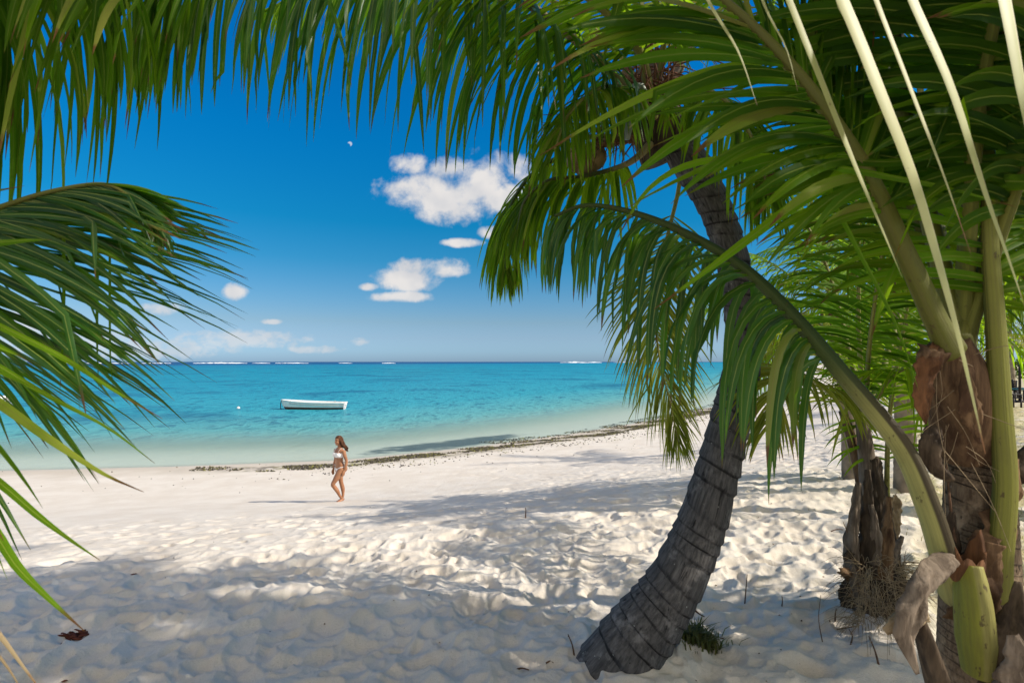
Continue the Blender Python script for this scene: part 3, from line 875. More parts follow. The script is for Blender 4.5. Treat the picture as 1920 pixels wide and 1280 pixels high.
# ------------------------------------------------------------------ the big leaning palm
bp = P(1175, 1275, 3.45); bp[2] = surf_z(bp[0], bp[1]) - 0.05
big = empty('coconut_palm', bp, 'big coconut palm with a thick dark grey ringed trunk leaning over the sand', 'palm tree')
tp = [P(1040, 1440, 3.40), P(1142, 1275, 3.42), P(1190, 1200, 3.42), P(1260, 1100, 3.42), P(1308, 1000, 3.42), P(1340, 900, 3.42), P(1368, 790, 3.42), P(1393, 660, 3.42), P(1380, 520, 3.42), P(1345, 400, 3.42), P(1290, 300, 3.40), P(1235, 225, 3.38)]
rs0 = np.random.default_rng(12)
trunk(big, tp, [.27, .25, .222, .178, .156, .136, .122, .110, .100, .098, .112, .10], M_trunk, 0.115, 0.08, 56, 380, 0.35, 3)
# crown core: old leaf bases and fibre
CB = P(1222, 215, 3.38)
for i, (a, l, w) in enumerate([((1170, 130, 3.3), .35, .13), ((1280, 120, 3.45), .33, .13), ((1240, 90, 3.4), .35, .12), ((1150, 250, 3.3), .3, .14), ((1310, 250, 3.4), .34, .15), ((1200, 160, 3.25), .3, .14)]):
    dry_sheath(big, 'leaf_base', [CB + np.array([0, 0, -.12]), 0.5 * (CB + P(*a)), P(*a)], [.20, w, .05], [M_fibre_tan, M_fibre_grey, M_fibre][i % 3], (0, -1, 0), 0.9, i)
core = MB(); core.tube([CB + np.array([.12, 0, -.25]), CB + np.array([.03, 0, -.05]), CB + np.array([-.02, 0, .14]), CB + np.array([-.02, 0, .34])], [.19, .17, .12, .05], 20)
core.build('crown_heart', M_fibre_dk, big)
rs = np.random.default_rng(5)
sp = []
for i in range(90):
    st = P(rs.uniform(1190, 1260), rs.uniform(90, 210), 3.2); d = rs.normal(0, .13, 3) + np.array([0.0, -.05, .03])
    sp.append(([st, st + d + rs.normal(0, .03, 3), st + 1.7 * d + np.array([0, 0, -.09]) + rs.normal(0, .04, 3)], .006, .002))
for i in range(60):
    st = P(rs.uniform(1120, 1200), rs.uniform(235, 270), 3.2); d = rs.normal(0, .10, 3) + np.array([-.06, -.03, 0])
    sp.append(([st, st + d, st + 1.8 * d + np.array([0, 0, -.08]) + rs.normal(0, .04, 3)], .005, .0015))
strands(big, 'flower_stalks', sp, simple_mat('flower_stalk_red_brown', (0.19, 0.085, 0.05), 0.7, .2, .4, 20))
sh = MB(); sh.tube(spline(PP((1215, 185, 3.1), (1196, 160, 3.08), (1182, 185, 3.06), (1180, 225, 3.06), (1176, 262, 3.08)), 12), [.02, .035, .04, .036, .02], 10, True, .6)
sh.build('flower_sheath', simple_mat('flower_sheath_grey_green', (0.30, 0.34, 0.27), .5, .4, .2, 9), big)
for i, (px, py, rr) in enumerate([(1083, 300, .075), (1116, 297, .07), (1100, 318, .066)]):
    c0 = P(px, py, 3.25); mb = MB()
    prof = [(-1.25, .10), (-1.15, .45), (-.8, .82), (-.3, 1.0), (.2, .98), (.65, .75), (.95, .4), (1.08, .08)]
    mb.tube([c0 + np.array([.02 * k, 0, -k]) * rr for k, _ in prof], [q * rr for _, q in prof], 18)
    cn = mb.build('coconut', simple_mat('coconut_husk_%d' % i, (0.25, 0.165, 0.085), .6, .3, .35, 12), big)
    st = MB(); st.tube(spline([c0 + np.array([0, 0, rr * 1.1]), c0 + np.array([.03, 0, rr * 1.9]), P(1190, 262, 3.3)], 10), [.012, .016], 7); st.build('stalk', M_fibre_tan, cn)

C = lambda px, py, Y: P(px, py, Y)
# top frond whose leaflets hang across the head of the picture
frond(big, PP((1225, 225, 3.35), (1160, 150, 3.1), (1040, 45, 2.75), (900, -45, 2.5), (740, -85, 2.35), (580, -95, 2.25), (430, -75, 2.2), (310, -10, 2.15), (255, 60, 2.1)), (.034, .007), .14, .90, 104, (78, 34), 3.0, -.5, (0, 0, 1), (0.04, 0, -.3), .036, M_leaf_deep, M_pet_tan, 1, kink=.16, jitter=.2, dvar=.45, gap=.08, label='longest frond, hanging like a curtain from the top edge')
# second one above it, lit from behind
frond(big, PP((1225, 215, 3.4), (1150, 90, 3.5), (1010, -10, 3.5), (820, -60, 3.5), (620, -40, 3.5), (500, 20, 3.5)), (.032, .006), .2, .8, 60, (70, 22), 2.0, -.15, (0, 0, 1), (0, 0, 0), .036, M_leaf, M_pet, 2)
frond(big, PP((1222, 215, 3.35), (1200, 100, 3.0), (1120, 10, 2.6), (1000, -60, 2.2), (860, -90, 1.9)), (.032, .006), .22, .78, 56, (68, 22), 1.5, -.05, (0, 0, 1), (0, 0, 0), .036, M_leaf, M_pet, 3)
# left, arching and hanging: the yellowing one in front of the cloud
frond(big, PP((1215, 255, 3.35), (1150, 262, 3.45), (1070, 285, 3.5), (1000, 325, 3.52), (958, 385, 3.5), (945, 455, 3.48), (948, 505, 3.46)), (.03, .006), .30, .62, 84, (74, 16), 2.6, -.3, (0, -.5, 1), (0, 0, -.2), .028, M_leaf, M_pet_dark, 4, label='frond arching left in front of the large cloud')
frond(big, PP((1230, 260, 3.3), (1180, 305, 3.2), (1100, 330, 3.15), (1030, 338, 3.1), (985, 375, 3.08), (970, 430, 3.06)), (.03, .006), .26, .64, 72, (70, 18), 2.2, -.2, (0, -.4, 1), (.05, 0, -.1), .03, M_leaf, M_pet_tan, 5)
frond(big, PP((1232, 215, 3.3), (1290, 165, 3.05), (1360, 190, 2.85), (1415, 270, 2.75), (1440, 360, 2.7)), (.03, .006), .2, .66, 60, (72, 24), 1.9, -.1, (0, -.3, 1), (0, 0, -.1), .032, M_leaf, M_pet, 13)
frond(big, PP((1225, 222, 3.25), (1190, 175, 2.95), (1130, 165, 2.75), (1070, 210, 2.65), (1040, 280, 2.6)), (.03, .006), .2, .60, 56, (72, 24), 1.9, -.1, (0, -.3, 1), (0, 0, -.1), .030, M_leaf, M_pet, 14)
# hanging frond in front of the water
frond(big, PP((1250, 250, 3.5), (1275, 330, 3.9), (1250, 450, 4.1), (1228, 560, 4.15), (1235, 660, 4.15), (1255, 750, 4.12), (1272, 830, 4.1)), (.026, .005), .30, .70, 120, (62, 16), .9, .05, (.1, -1, .1), (0.12, 0, 0), .020, M_leaf_yel, M_pet, 6, label='yellow-green frond hanging straight down in front of the sea')
# up and to the right
frond(big, PP((1235, 205, 3.4), (1300, 80, 3.6), (1420, -40, 3.8), (1580, -90, 4.0), (1740, -40, 4.2)), (.032, .006), .2, .8, 56, (72, 22), 1.4, .1, (0, 0, 1), (0, 0, 0), .036, M_leaf, M_pet, 8)
frond(big, PP((1220, 210, 3.4), (1210, 60, 3.7), (1180, -80, 4.1), (1100, -160, 4.6)), (.03, .006), .2, .8, 50, (70, 22), 1.3, .1, (0, 1, 0.4), (0, 0, 0), .036, M_leaf_yel, M_pet, 11)
frond(big, PP((1225, 212, 3.35), (1250, 40, 3.0), (1260, -160, 2.5), (1230, -330, 1.9)), (.03, .006), .2, .8, 50, (70, 22), 1.3, .1, (0, -1, 0.6), (0, 0, 0), .036, M_leaf, M_pet, 12)

# ------------------------------------------------------------------ the young palm at the right edge
rp = P(1850, 1640, 1.95); rp[2] = surf_z(rp[0], rp[1]) - 0.05
yng = empty('young_coconut_palm', rp, 'young coconut palm at the right edge with a brown sheathed trunk and yellow-green leaf stub', 'palm tree')
trunk(yng, [P(1838, 1700, 1.97), P(1835, 1500, 1.96), P(1835, 1250, 1.95), P(1836, 1050, 1.95), P(1832, 900, 1.95), P(1815, 760, 1.95), P(1795, 660, 1.94)], [.155, .15, .135, .125, .118, .105, .085, .06], M_trunk_br, 0.036, 0.016, 48, 520, 0.3, 9)
# woven sheath round the heart
core = MB(); core.tube(spline(PP((1825, 850, 1.93), (1808, 760, 1.90), (1790, 690, 1.88), (1778, 640, 1.87)), 24), [.105, .115, .105, .09, .06], 22)
o = core.build('leaf_sheath', M_fibre, yng)
dry_sheath(yng, 'torn_sheath', PP((1765, 648, 1.78), (1752, 690, 1.76), (1740, 740, 1.76), (1737, 795, 1.78)), [.07, .11, .085, .008], M_rust, (0.3, -1, 0), .5, 1)
dry_sheath(yng, 'torn_sheath', PP((1790, 650, 1.77), (1750, 665, 1.76), (1735, 690, 1.78)), [.03, .10, .02], M_fibre, (0, -1, .4), .8, 2)
dry_sheath(yng, 'torn_sheath', PP((1762, 800, 1.82), (1757, 850, 1.80), (1772, 885, 1.80), (1790, 900, 1.82)), [.06, .08, .06, .02], M_fibre_dk, (0, -1, 0), .8, 3)
dry_sheath(yng, 'torn_sheath', PP((1812, 690, 1.76), (1826, 760, 1.75), (1838, 830, 1.78)), [.02, .085, .012], M_fibre, (0, -1, 0), .5, 14)
# lower cut leaf bases
mb = MB(); mb.tube(spline(PP((1832, 1262, 1.73), (1829, 1200, 1.73), (1822, 1120, 1.74), (1812, 1060, 1.77)), 40), [.050, .066, .062, .052], 40, True, .65, (0, 0, 1), .02)
stb = mb.build('leaf_stub', M_stub, yng, True)
rv, rf = [], []
for q in range(28):
    t_ = 6.2832 * q / 28; up_ = .030 + .085 * max(0, math.cos(t_ - .35)) ** 5 + .045 * max(0, math.cos(t_ - 3.3)) ** 4 + .012 * math.sin(9 * t_)
    for k_, (rr_, zz_) in enumerate([(.054, -.032 - .012 * math.sin(4 * t_)), (.0575, .0), (.060, up_), (.047, up_ - .012), (.040, -.02)]):
        c_ = P(1811, 1062, 1.77); rv.append(c_ + np.array([rr_ * math.cos(t_), rr_ * .68 * math.sin(t_), zz_]))
for q in range(28):
    for k_ in range(4): rf.append((q * 5 + k_, ((q + 1) % 28) * 5 + k_, ((q + 1) % 28) * 5 + k_ + 1, q * 5 + k_ + 1))
mesh_obj('stub_rim', rv, rf, M_rust, yng)
dry_sheath(yng, 'dry_leaf_base', PP((1795, 1050, 1.74), (1755, 1085, 1.66), (1722, 1150, 1.62), (1712, 1200, 1.62), (1722, 1262, 1.63)), [.07, .085, .095, .075, .012], M_fibre_grey, (.5, -1, .3), .7, 5)
dry_sheath(yng, 'dry_leaf_base', PP((1740, 1150, 1.66), (1700, 1165, 1.66), (1660, 1185, 1.68)), [.05, .065, .02], M_fibre_tan, (0, -1, .3), .6, 6)
mb = MB(); mb.tube(spline(PP((1775, 1330, 1.70), (1750, 1250, 1.69), (1730, 1185, 1.68), (1722, 1165, 1.68)), 14), [.05, .045, .036, .028], 14, True, .6)
mb.build('leaf_stub', M_fibre_dk, yng)
dry_sheath(yng, 'dry_leaf_base', PP((1868, 1040, 1.80), (1890, 1000, 1.80), (1905, 930, 1.82), (1908, 860, 1.84)), [.16, .13, .08, .02], M_fibre, (.2, -1, 0), .6, 7)
dry_sheath(yng, 'dry_leaf_base', PP((1850, 1180, 1.78), (1862, 1090, 1.77), (1872, 1020, 1.78)), [.16, .15, .10], M_fibre, (.2, -1, 0), .8, 8)
dry_sheath(yng, 'dry_leaf_base', PP((1885, 1320, 1.66), (1905, 1230, 1.66), (1915, 1140, 1.68), (1912, 1090, 1.70)), [.12, .13, .09, .02], M_fibre_dk, (0, -1, 0), .7, 9)
dry_sheath(yng, 'dry_leaf_base', PP((1930, 1330, 1.60), (1925, 1250, 1.58), (1905, 1190, 1.60)), [.14, .12, .03], M_fibre_grey, (0, -1, 0), .7, 10)
dry_sheath(yng, 'dry_leaf_base', PP((1800, 1080, 1.86), (1790, 1000, 1.86), (1788, 960, 1.86)), [.07, .06, .02], M_fibre_dk, (0, -1, 0), .7, 11)
mb = MB(); mb.tube(spline(PP((1795, 1050, 1.86), (1782, 950, 1.87), (1774, 870, 1.88)), 10), [.007, .005, .003], 6); mb.build('dry_leaf_stalk', M_twig, yng)
mb = MB(); mb.tube(spline(PP((1895, 890, 1.9), (1925, 860, 1.92), (1960, 830, 1.95)), 10), [.045, .035, .035], 10); mb.build('leaf_stub', M_fibre_dk, yng)
sp = []
for i in range(15):
    st = P(rs.uniform(1745, 1835), rs.uniform(640, 900), 1.80); d = rs.normal(0, .05, 3) + np.array([0, -.02, -.06])
    sp.append(([st, st + d, st + 1.9 * d + rs.normal(0, .02, 3)], 0.0013, .0006))
strands(yng, 'loose_fibres', sp, M_fibre_tan)
# drooping frond, base low on the trunk
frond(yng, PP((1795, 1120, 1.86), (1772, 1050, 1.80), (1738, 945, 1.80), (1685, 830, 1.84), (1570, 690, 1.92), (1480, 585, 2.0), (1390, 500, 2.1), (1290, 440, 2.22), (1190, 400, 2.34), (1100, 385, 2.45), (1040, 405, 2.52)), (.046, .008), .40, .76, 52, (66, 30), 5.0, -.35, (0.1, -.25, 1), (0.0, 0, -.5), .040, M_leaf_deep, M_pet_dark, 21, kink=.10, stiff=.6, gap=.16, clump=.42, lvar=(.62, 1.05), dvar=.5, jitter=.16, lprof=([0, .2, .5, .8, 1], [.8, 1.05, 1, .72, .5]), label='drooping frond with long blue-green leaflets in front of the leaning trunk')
# thick petiole rising to upper left, leaflets sweep left
frond(yng, PP((1785, 660, 1.80), (1755, 600, 1.78), (1700, 480, 1.74), (1625, 325, 1.69), (1520, 170, 1.64), (1400, 40, 1.59), (1270, -60, 1.55), (1120, -120, 1.52)), (.044, .008), .30, .84, 60, (74, 30), .45, .02, (0.35, -.9, .4), (-.1, 0, -.1), .042, M_leaf_dark, M_pet_olive, 22, kink=.04, label='frond rising on a thick olive stalk, its dark leaflets sweeping left')
# olive petiole up the right side
frond(yng, PP((1866, 1120, 1.86), (1878, 1010, 1.81), (1885, 900, 1.80), (1876, 760, 1.80), (1866, 600, 1.80), (1855, 450, 1.80), (1850, 260, 1.82), (1830, 40, 1.82), (1770, -140, 1.78), (1650, -260, 1.7)), (.040, .008), .40, .72, 44, (76, 28), 1.0, .1, (0, 1, .2), (0, 0, 0), .044, M_leaf, M_pet_olive, 23, label='frond on a straight olive stalk up the right side')
frond(yng, PP((1800, 650, 1.86), (1830, 520, 1.95), (1880, 350, 2.05), (1960, 190, 2.15), (2060, 90, 2.2)), (.035, .008), .3, .72, 40, (72, 28), .9, .1, (0, 1, .5), (0, 0, 0), .042, M_leaf, M_pet_olive, 24)
frond(yng, PP((1800, 655, 1.9), (1770, 480, 2.2), (1740, 280, 2.5), (1720, 90, 2.7), (1730, -120, 2.8)), (.03, .007), .25, .78, 46, (72, 26), 1.2, .1, (0, -1, .3), (0, 0, 0), .040, M_leaf_dark, M_pet, 25)
frond(yng, PP((1805, 650, 1.9), (1850, 480, 2.2), (1920, 380, 2.5), (2010, 340, 2.7)), (.03, .007), .15, .70, 46, (72, 26), 1.3, .1, (0, -.5, 1), (0, 0, 0), .036, M_leaf, M_pet, 27)
frond(yng, PP((1800, 652, 1.95), (1760, 520, 2.3), (1680, 330, 2.6), (1580, 150, 2.8), (1470, 20, 2.9)), (.03, .007), .2, .75, 50, (72, 26), 1.3, .1, (0, -.5, 1), (0, 0, 0), .040, M_leaf_dark, M_pet, 28)
# unseen fronds added out of frame to keep sun off the left-sweeping leaflets
frond(yng, [P(1800, 655, 1.9), (1.68, 1.75, 2.55), (1.75, 1.55, 3.05), (1.82, 1.35, 3.3), (1.9, 1.2, 3.35)], (.035, .008), .25, .8, 50, (86, 60), .8, .0, (0, 0, 1), (0, 0, 0), .055, M_leaf_dark, M_pet_olive, 29)
frond(yng, [P(1800, 650, 1.92), (1.50, 1.70, 2.8), (1.46, 1.45, 3.35), (1.5, 1.2, 3.7), (1.6, 1.02, 3.8)], (.035, .008), .25, .85, 54, (88, 60), .7, .0, (0, 0, 1), (0, 0, 0), .06, M_leaf_dark, M_pet_olive, 35)
frond(yng, [P(1800, 645, 1.9), (1.45, 2.0, 3.0), (1.42, 1.9, 3.75), (1.42, 1.5, 3.98), (1.42, 1.0, 3.95)], (.035, .008), .5, 1.2, 84, (88, 75), 5, -.3, (0, 0, 1), (0, 0, -.4), .055, M_leaf_dark, M_pet_olive, 36, stiff=.7)
bl = [([(1575, 330, 1.62), (1470, 398, 1.6), (1350, 488, 1.58), (1226, 580, 1.56)], .038), ([(1545, 296, 1.62), (1430, 292, 1.6), (1300, 305, 1.58), (1215, 355, 1.56), (1158, 445, 1.55)], .034),
      ([(1540, 300, 1.6), (1650, 326, 1.6), (1780, 352, 1.62), (1905, 388, 1.65)], .030), ([(1556, 345, 1.66), (1602, 450, 1.66), (1678, 600, 1.66), (1724, 735, 1.66)], .024),
      ([(1600, 300, 1.66), (1700, 300, 1.66), (1800, 262, 1.66), (1918, 205, 1.66)], .034), ([(1480, 140, 1.6), (1380, 120, 1.58), (1250, 160, 1.56), (1120, 225, 1.55), (1012, 292, 1.54)], .036)]
strips(yng, 'leaf_blades', [([P(*q) for q in pts], w, (0.15, -1, 0.35)) for pts, w in bl], M_leaf, 'long single blades crossing in front of the fronds', 13, PP((1755, 600, 1.78), (1700, 480, 1.74), (1625, 325, 1.69), (1520, 170, 1.64), (1400, 40, 1.59)))
# sunlit leaf tips that hang in from above, close to the lens
over = [P(1800, 655, 1.92), np.array([1.72, 1.72, 2.75]), np.array([1.62, 1.45, 3.15]), np.array([1.3, 1.15, 3.2]), np.array([1.0, 1.02, 3.0]), np.array([.78, 1.0, 2.88]), np.array([.55, 1.04, 2.84]), np.array([.33, 1.12, 2.9]), np.array([.2, 1.2, 2.9])]
ns = [([(1845, -260, 1.0), (1885, -60, .98), (1912, 90, .97), (1945, 300, .97), (1960, 450, .97)], .060),
      ([(1640, -220, .98), (1708, -30, .98), (1790, 160, .98), (1855, 370, .99), (1892, 480, 1.0), (1922, 575, 1.0)], .040),
      ([(1560, -240, 1.10), (1640, -20, 1.10), (1705, 150, 1.10), (1772, 330, 1.1), (1822, 480, 1.1)], .024),
      ([(1500, -200, .98), (1592, 0, .98), (1665, 180, .98), (1728, 350, .99), (1785, 560, 1.0), (1815, 690, 1.0), (1848, 850, 1.0)], .050),
      ([(1420, -160, 1.05), (1482, -10, 1.05), (1545, 150, 1.05), (1615, 330, 1.06), (1660, 440, 1.06), (1692, 520, 1.06)], .029),
      ([(1380, -180, 1.2), (1432, 0, 1.2), (1475, 90, 1.2), (1496, 172, 1.2)], .018),
      ([(1250, -170, 1.15), (1330, 0, 1.15), (1385, 95, 1.15), (1420, 198, 1.15)], .017),
      ([(1540, -200, 1.3), (1570, 0, 1.3), (1600, 60, 1.3), (1645, 160, 1.3)], .016)]
st = strips(yng, 'overhanging_leaflets', [([P(*q) for q in pts], w, (0.55, -1, 0.1)) for pts, w in ns], M_leaf_pale, 'pale sunlit leaf blades with brown tips hanging in from above', 3, over)
ov, of, oa = tube_data(spline(over, 80), np.linspace(.03, .009, 80), 12, True, .8, (0, 1, 0), .02)
mesh_obj('petiole', ov, of, M_pet, st, True, {'tuv': oa})
# ------------------------------------------------------------------ the palm just outside the left edge
lp = np.array([-2.7, 0.9, 0.0]); lp[2] = surf_z(lp[0], lp[1]) - .05
lft = empty('coconut_palm', lp, 'coconut palm standing outside the left edge whose dark fronds hang into the picture there', 'palm tree')
LC = np.array([-2.35, 1.05, 2.55])
trunk(lft, [lp, lp + np.array([.05, .05, .9]), lp + np.array([.2, .1, 1.8]), LC + np.array([0, 0, .05])], [.22, .17, .15, .13], M_trunk, .11, .05, 32, 150, .5, 4)
# dark curtain in the upper left corner
frond(lft, [LC, P(-700, -260, 1.55), P(-330, -160, 1.7), P(-60, -170, 1.7), P(150, -150, 1.75), P(290, -120, 1.8), P(390, -60, 1.85)], (.034, .007), .2, 1.18, 130, (106, 90), 2.6, -.7, (0, 0, 1), (-.55, 0, -.3), .033, M_leaf_dark, M_pet, 31, kink=.12, lvar=(.62, 1.06), clump=.3, gap=.1, lprof=([0, .1, .6, .85, 1], [.8, 1, 1, .75, .4]), label='dark frond filling the upper left corner')
frond(lft, [LC, P(-700, -330, 1.4), P(-360, -200, 1.45), P(-80, -120, 1.5), P(60, -110, 1.5), P(190, -70, 1.5), P(265, -10, 1.5)], (.034, .007), .2, .76, 62, (108, 60), 2.4, -.6, (0, 0, 1), (-.5, 0, -.1), .034, M_leaf_dark, M_pet, 32)
# arched frond in the middle of the left edge
frond(lft, [LC, P(-650, 420, 1.5), P(-330, 480, 1.5), P(-120, 432, 1.5), P(10, 385, 1.5), P(100, 358, 1.5), P(190, 345, 1.5), P(238, 364, 1.5), P(275, 396, 1.5), P(300, 430, 1.5)], (.026, .004), .30, .80, 112, (50, 12), .65, -.75, (0.1, -.55, 1), (.1, 0, -.1), .031, M_leaf_deep, M_pet_olive, 33, kink=.07, lprof=([0, .3, .6, .8, 1], [1.35, 1.25, .85, .36, .10]), label='arched frond at the left edge with leaflets sweeping down to the right')
# lower one, only the ends of its leaflets reach in
frond(lft, [LC, P(-600, 480, 1.25), P(-330, 520, 1.22), P(-190, 640, 1.2), P(-150, 800, 1.2), P(-160, 960, 1.2), P(-190, 1120, 1.2)], (.03, .005), .4, .55, 17, (48, 26), .35, .1, (-.3, -1, .2), (.12, 0, 0), .030, M_leaf, M_pet, 34, sides=(1, -1), kink=.02)
bl = [([(-200, 560, 1.22), (-60, 650, 1.22), (80, 735, 1.22), (200, 800, 1.22), (290, 868, 1.22)], .018),
      ([(-190, 640, 1.2), (-30, 735, 1.2), (90, 820, 1.2), (190, 885, 1.2), (270, 922, 1.2)], .026),
      ([(-160, 800, 1.2), (-20, 890, 1.2), (70, 965, 1.2), (130, 1010, 1.2), (188, 1050, 1.2)], .021),
      ([(-160, 860, 1.15), (-30, 975, 1.15), (30, 1060, 1.15), (95, 1125, 1.15), (158, 1182, 1.15)], .028),
      ([(-200, 500, 1.25), (-50, 585, 1.25), (110, 665, 1.25), (220, 735, 1.25), (305, 785, 1.25)], .023)]
strips(lft, 'leaf_blades', [([P(*q) for q in pts], w, (-.3, -.6, 1)) for pts, w in bl], M_leaf, 'single long blades reaching over the sand from the left edge', 8, PP((-330, 520, 1.22), (-190, 640, 1.2), (-150, 800, 1.2), (-160, 960, 1.2), (-190, 1120, 1.2)))
strips(lft, 'drying_leaf_blades', [([P(*q) for q in pts], w, (-.3, -.6, 1)) for pts, w in [([(-120, 1080, 1.1), (-40, 1150, 1.1), (0, 1192, 1.1), (40, 1245, 1.1), (85, 1305, 1.1)], .017), ([(-110, 1130, 1.1), (-40, 1190, 1.1), (10, 1245, 1.1), (50, 1310, 1.1)], .014)]], M_leaf_dry, 'straw-coloured drying blade tips in the bottom left corner', 9, PP((-330, 520, 1.22), (-190, 640, 1.2), (-150, 800, 1.2), (-160, 960, 1.2), (-190, 1120, 1.2)))
bd = [([(118, 420, 1.5), (118, 600, 1.5), (112, 740, 1.5)], .012), ([(182, 450, 1.5), (181, 620, 1.5), (185, 730, 1.5)], .011), ([(205, 480, 1.5), (206, 660, 1.5), (214, 740, 1.5)], .009)]
strips(lft, 'dry_leaf_tips', [([P(*q) for q in pts], w, (0, -1, 0.1)) for pts, w in bd], M_leaf_dark, None, 9)
# more of its crown, overhead and behind
for i, (az, el) in enumerate([(200, 35), (140, 25), (260, 40), (100, 55)]):
    frond(lft, crown_pts(LC, R(az), R(el), 2.8, 1.2), (.03, .006), .22, .7, 44, (72, 24), 1.6, 0, (0, 0, 1), (0, 0, 0), .04, M_leaf, M_pet, 40 + i)

# ------------------------------------------------------------------ the small shaggy palm behind the young one
sb = ground_at(1652, 1158)
sml = empty('small_palm', sb, 'small shaggy palm with a fibrous dark base and cut leaf stubs, behind the young palm', 'palm tree')
sY = sb[1]
S = lambda px, py, d=0.0: P(px, py, sY + d)
mb = MB()
prof = [(1185, .30), (1160, .36), (1130, .37), (1090, .31), (1050, .25), (1000, .21), (950, .18), (900, .13), (850, .10)]
for k in range(1):
    mb.tube([S(1652 - (1160 - y) * .06, y) for y, _ in prof], [r * sY / 4.2 * .58 for _, r in prof], 28)
boss = mb.build('root_boss', M_fibre_dk, sml)
dm = boss.modifiers.new('subdivide', 'SUBSURF'); dm.levels = 2; dm.render_levels = 2
tx = bpy.data.textures.new('shaggy', 'CLOUDS'); tx.noise_scale = .07
dd = boss.modifiers.new('shag', 'DISPLACE'); dd.texture = tx; dd.strength = .10
stubs = [((1612, 1090, -.25), (1605, 1010, -.3), (1612, 905, -.25), .07, M_fibre_grey), ((1640, 1080, -.3), (1640, 1000, -.32), (1630, 880, -.25), .075, M_fibre_dk), ((1665, 1090, -.3), (1672, 1020, -.3), (1668, 930, -.2), .07, M_fibre),
         ((1618, 1120, -.3), (1606, 1085, -.34), (1575, 1070, -.4), .06, M_fibre), ((1690, 1150, -.3), (1700, 1110, -.3), (1688, 1060, -.25), .08, M_fibre_dk), ((1628, 1130, -.36), (1612, 1100, -.38), (1600, 1062, -.35), .055, M_fibre_grey),
         ((1648, 1060, -.33), (1646, 990, -.33), (1636, 945, -.3), .06, M_fibre_grey), ((1676, 1060, -.25), (1690, 1020, -.22), (1694, 1005, -.2), .05, M_fibre_grey), ((1600, 1140, -.2), (1590, 1110, -.2), (1598, 1080, -.2), .06, M_fibre_dk), ((1612, 1050, -.25), (1598, 1040, -.3), (1585, 1050, -.34), .04, M_fibre_dk)]
for i, (a, b, c, w, m) in enumerate(stubs):
    dry_sheath(sml, 'leaf_stub', [S(*a), S(*b), S(*c)], [w * 1.9, w * 1.5, w * .5], m, (0, -1, .1), 1.1, 30 + i)
dry_sheath(sml, 'woven_sheath', [S(1672, 930, .1), S(1682, 970, .1), S(1678, 1010, .1)], [.10, .12, .06], M_fibre_tan, (0, -1, 0), .3, 50)
sp = []
for i in range(700):
    a = rs.uniform(0, 6.28); st = S(1652 + 42 * math.cos(a), rs.uniform(1050, 1175), -.28 + .25 * math.sin(a)); d = np.array([math.cos(a) * .06, -.06 * abs(math.sin(a)), 0]) + rs.normal(0, .05, 3)
    sp.append(([st, st + d, st + 1.6 * d + np.array([0, 0, -.06])], 0.0022, .0008))
strands(sml, 'loose_fibres', sp, M_fibre_tan)
for i, (a, b, c) in enumerate([((1608, 1045, -.2), (1594, 1010, -.25), (1581, 978, -.3)), ((1612, 950, -.2), (1604, 955, -.22), (1592, 961, -.25)), ((1612, 1066, -.3), (1598, 1074, -.32), (1576, 1080, -.35))]):
    mb = MB(); mb.tube([S(*a), S(*b), S(*c)], [.007, .002], 6); mb.build('broken_stalk', M_twig, sml)
# live stalks and fronds
mb = MB(); mb.tube(spline([S(1645, 1040), S(1632, 930), S(1622, 830), S(1612, 755)], 20), [.085, .07, .055, .04], 14); mb.build('leaf_stalk', M_fibre_grey, sml)
mb = MB(); mb.tube(spline([S(1630, 1000, .1), S(1615, 900, .1), S(1596, 820, .1), S(1580, 770, .1)], 20), [.05, .045, .035, .03], 12); mb.build('leaf_stalk', M_fibre, sml)
SCN = S(1622, 790)
fr = [([S(1665, 1000), S(1663, 900), S(1668, 780), S(1690, 640), S(1720, 480), S(1740, 380)], M_leaf), ([SCN, S(1590, 650, .2), S(1550, 500, .3), S(1490, 390, .4), S(1420, 340, .5)], M_leaf),
      ([SCN, S(1610, 620), S(1610, 460), S(1600, 310, .1), S(1590, 200, .2)], M_leaf), ([SCN, S(1560, 740, -.3), S(1500, 700, -.6), S(1460, 730, -.8), S(1440, 800, -.9)], M_leaf_yel), ([SCN, S(1660, 680, .3), S(1700, 560, .6), S(1770, 480, .8), S(1850, 470, 1.0)], M_leaf_dark),
      ([SCN, S(1590, 700, .6), S(1540, 610, 1.1), S(1490, 590, 1.5), S(1440, 640, 1.8)], M_leaf_yel), ([SCN, S(1660, 720, -.2), S(1700, 690, -.4), S(1740, 710, -.5), S(1760, 770, -.6)], M_leaf), ([SCN, S(1630, 650, -.4), S(1650, 500, -.9), S(1670, 400, -1.3)], M_leaf_dark),
      ([SCN, S(1650, 700, .8), S(1680, 600, 1.4), S(1700, 560, 1.8), S(1720, 560, 2.2)], M_leaf_yel)]
for i, (pts, m) in enumerate(fr):
    frond(sml, pts, (.026, .006), .22, .66, 50, (70, 22), 1.5, .05, (0, -.4, 1), (0, 0, 0), .030, m, M_pet, 60 + i, kink=.05, clump=.25)

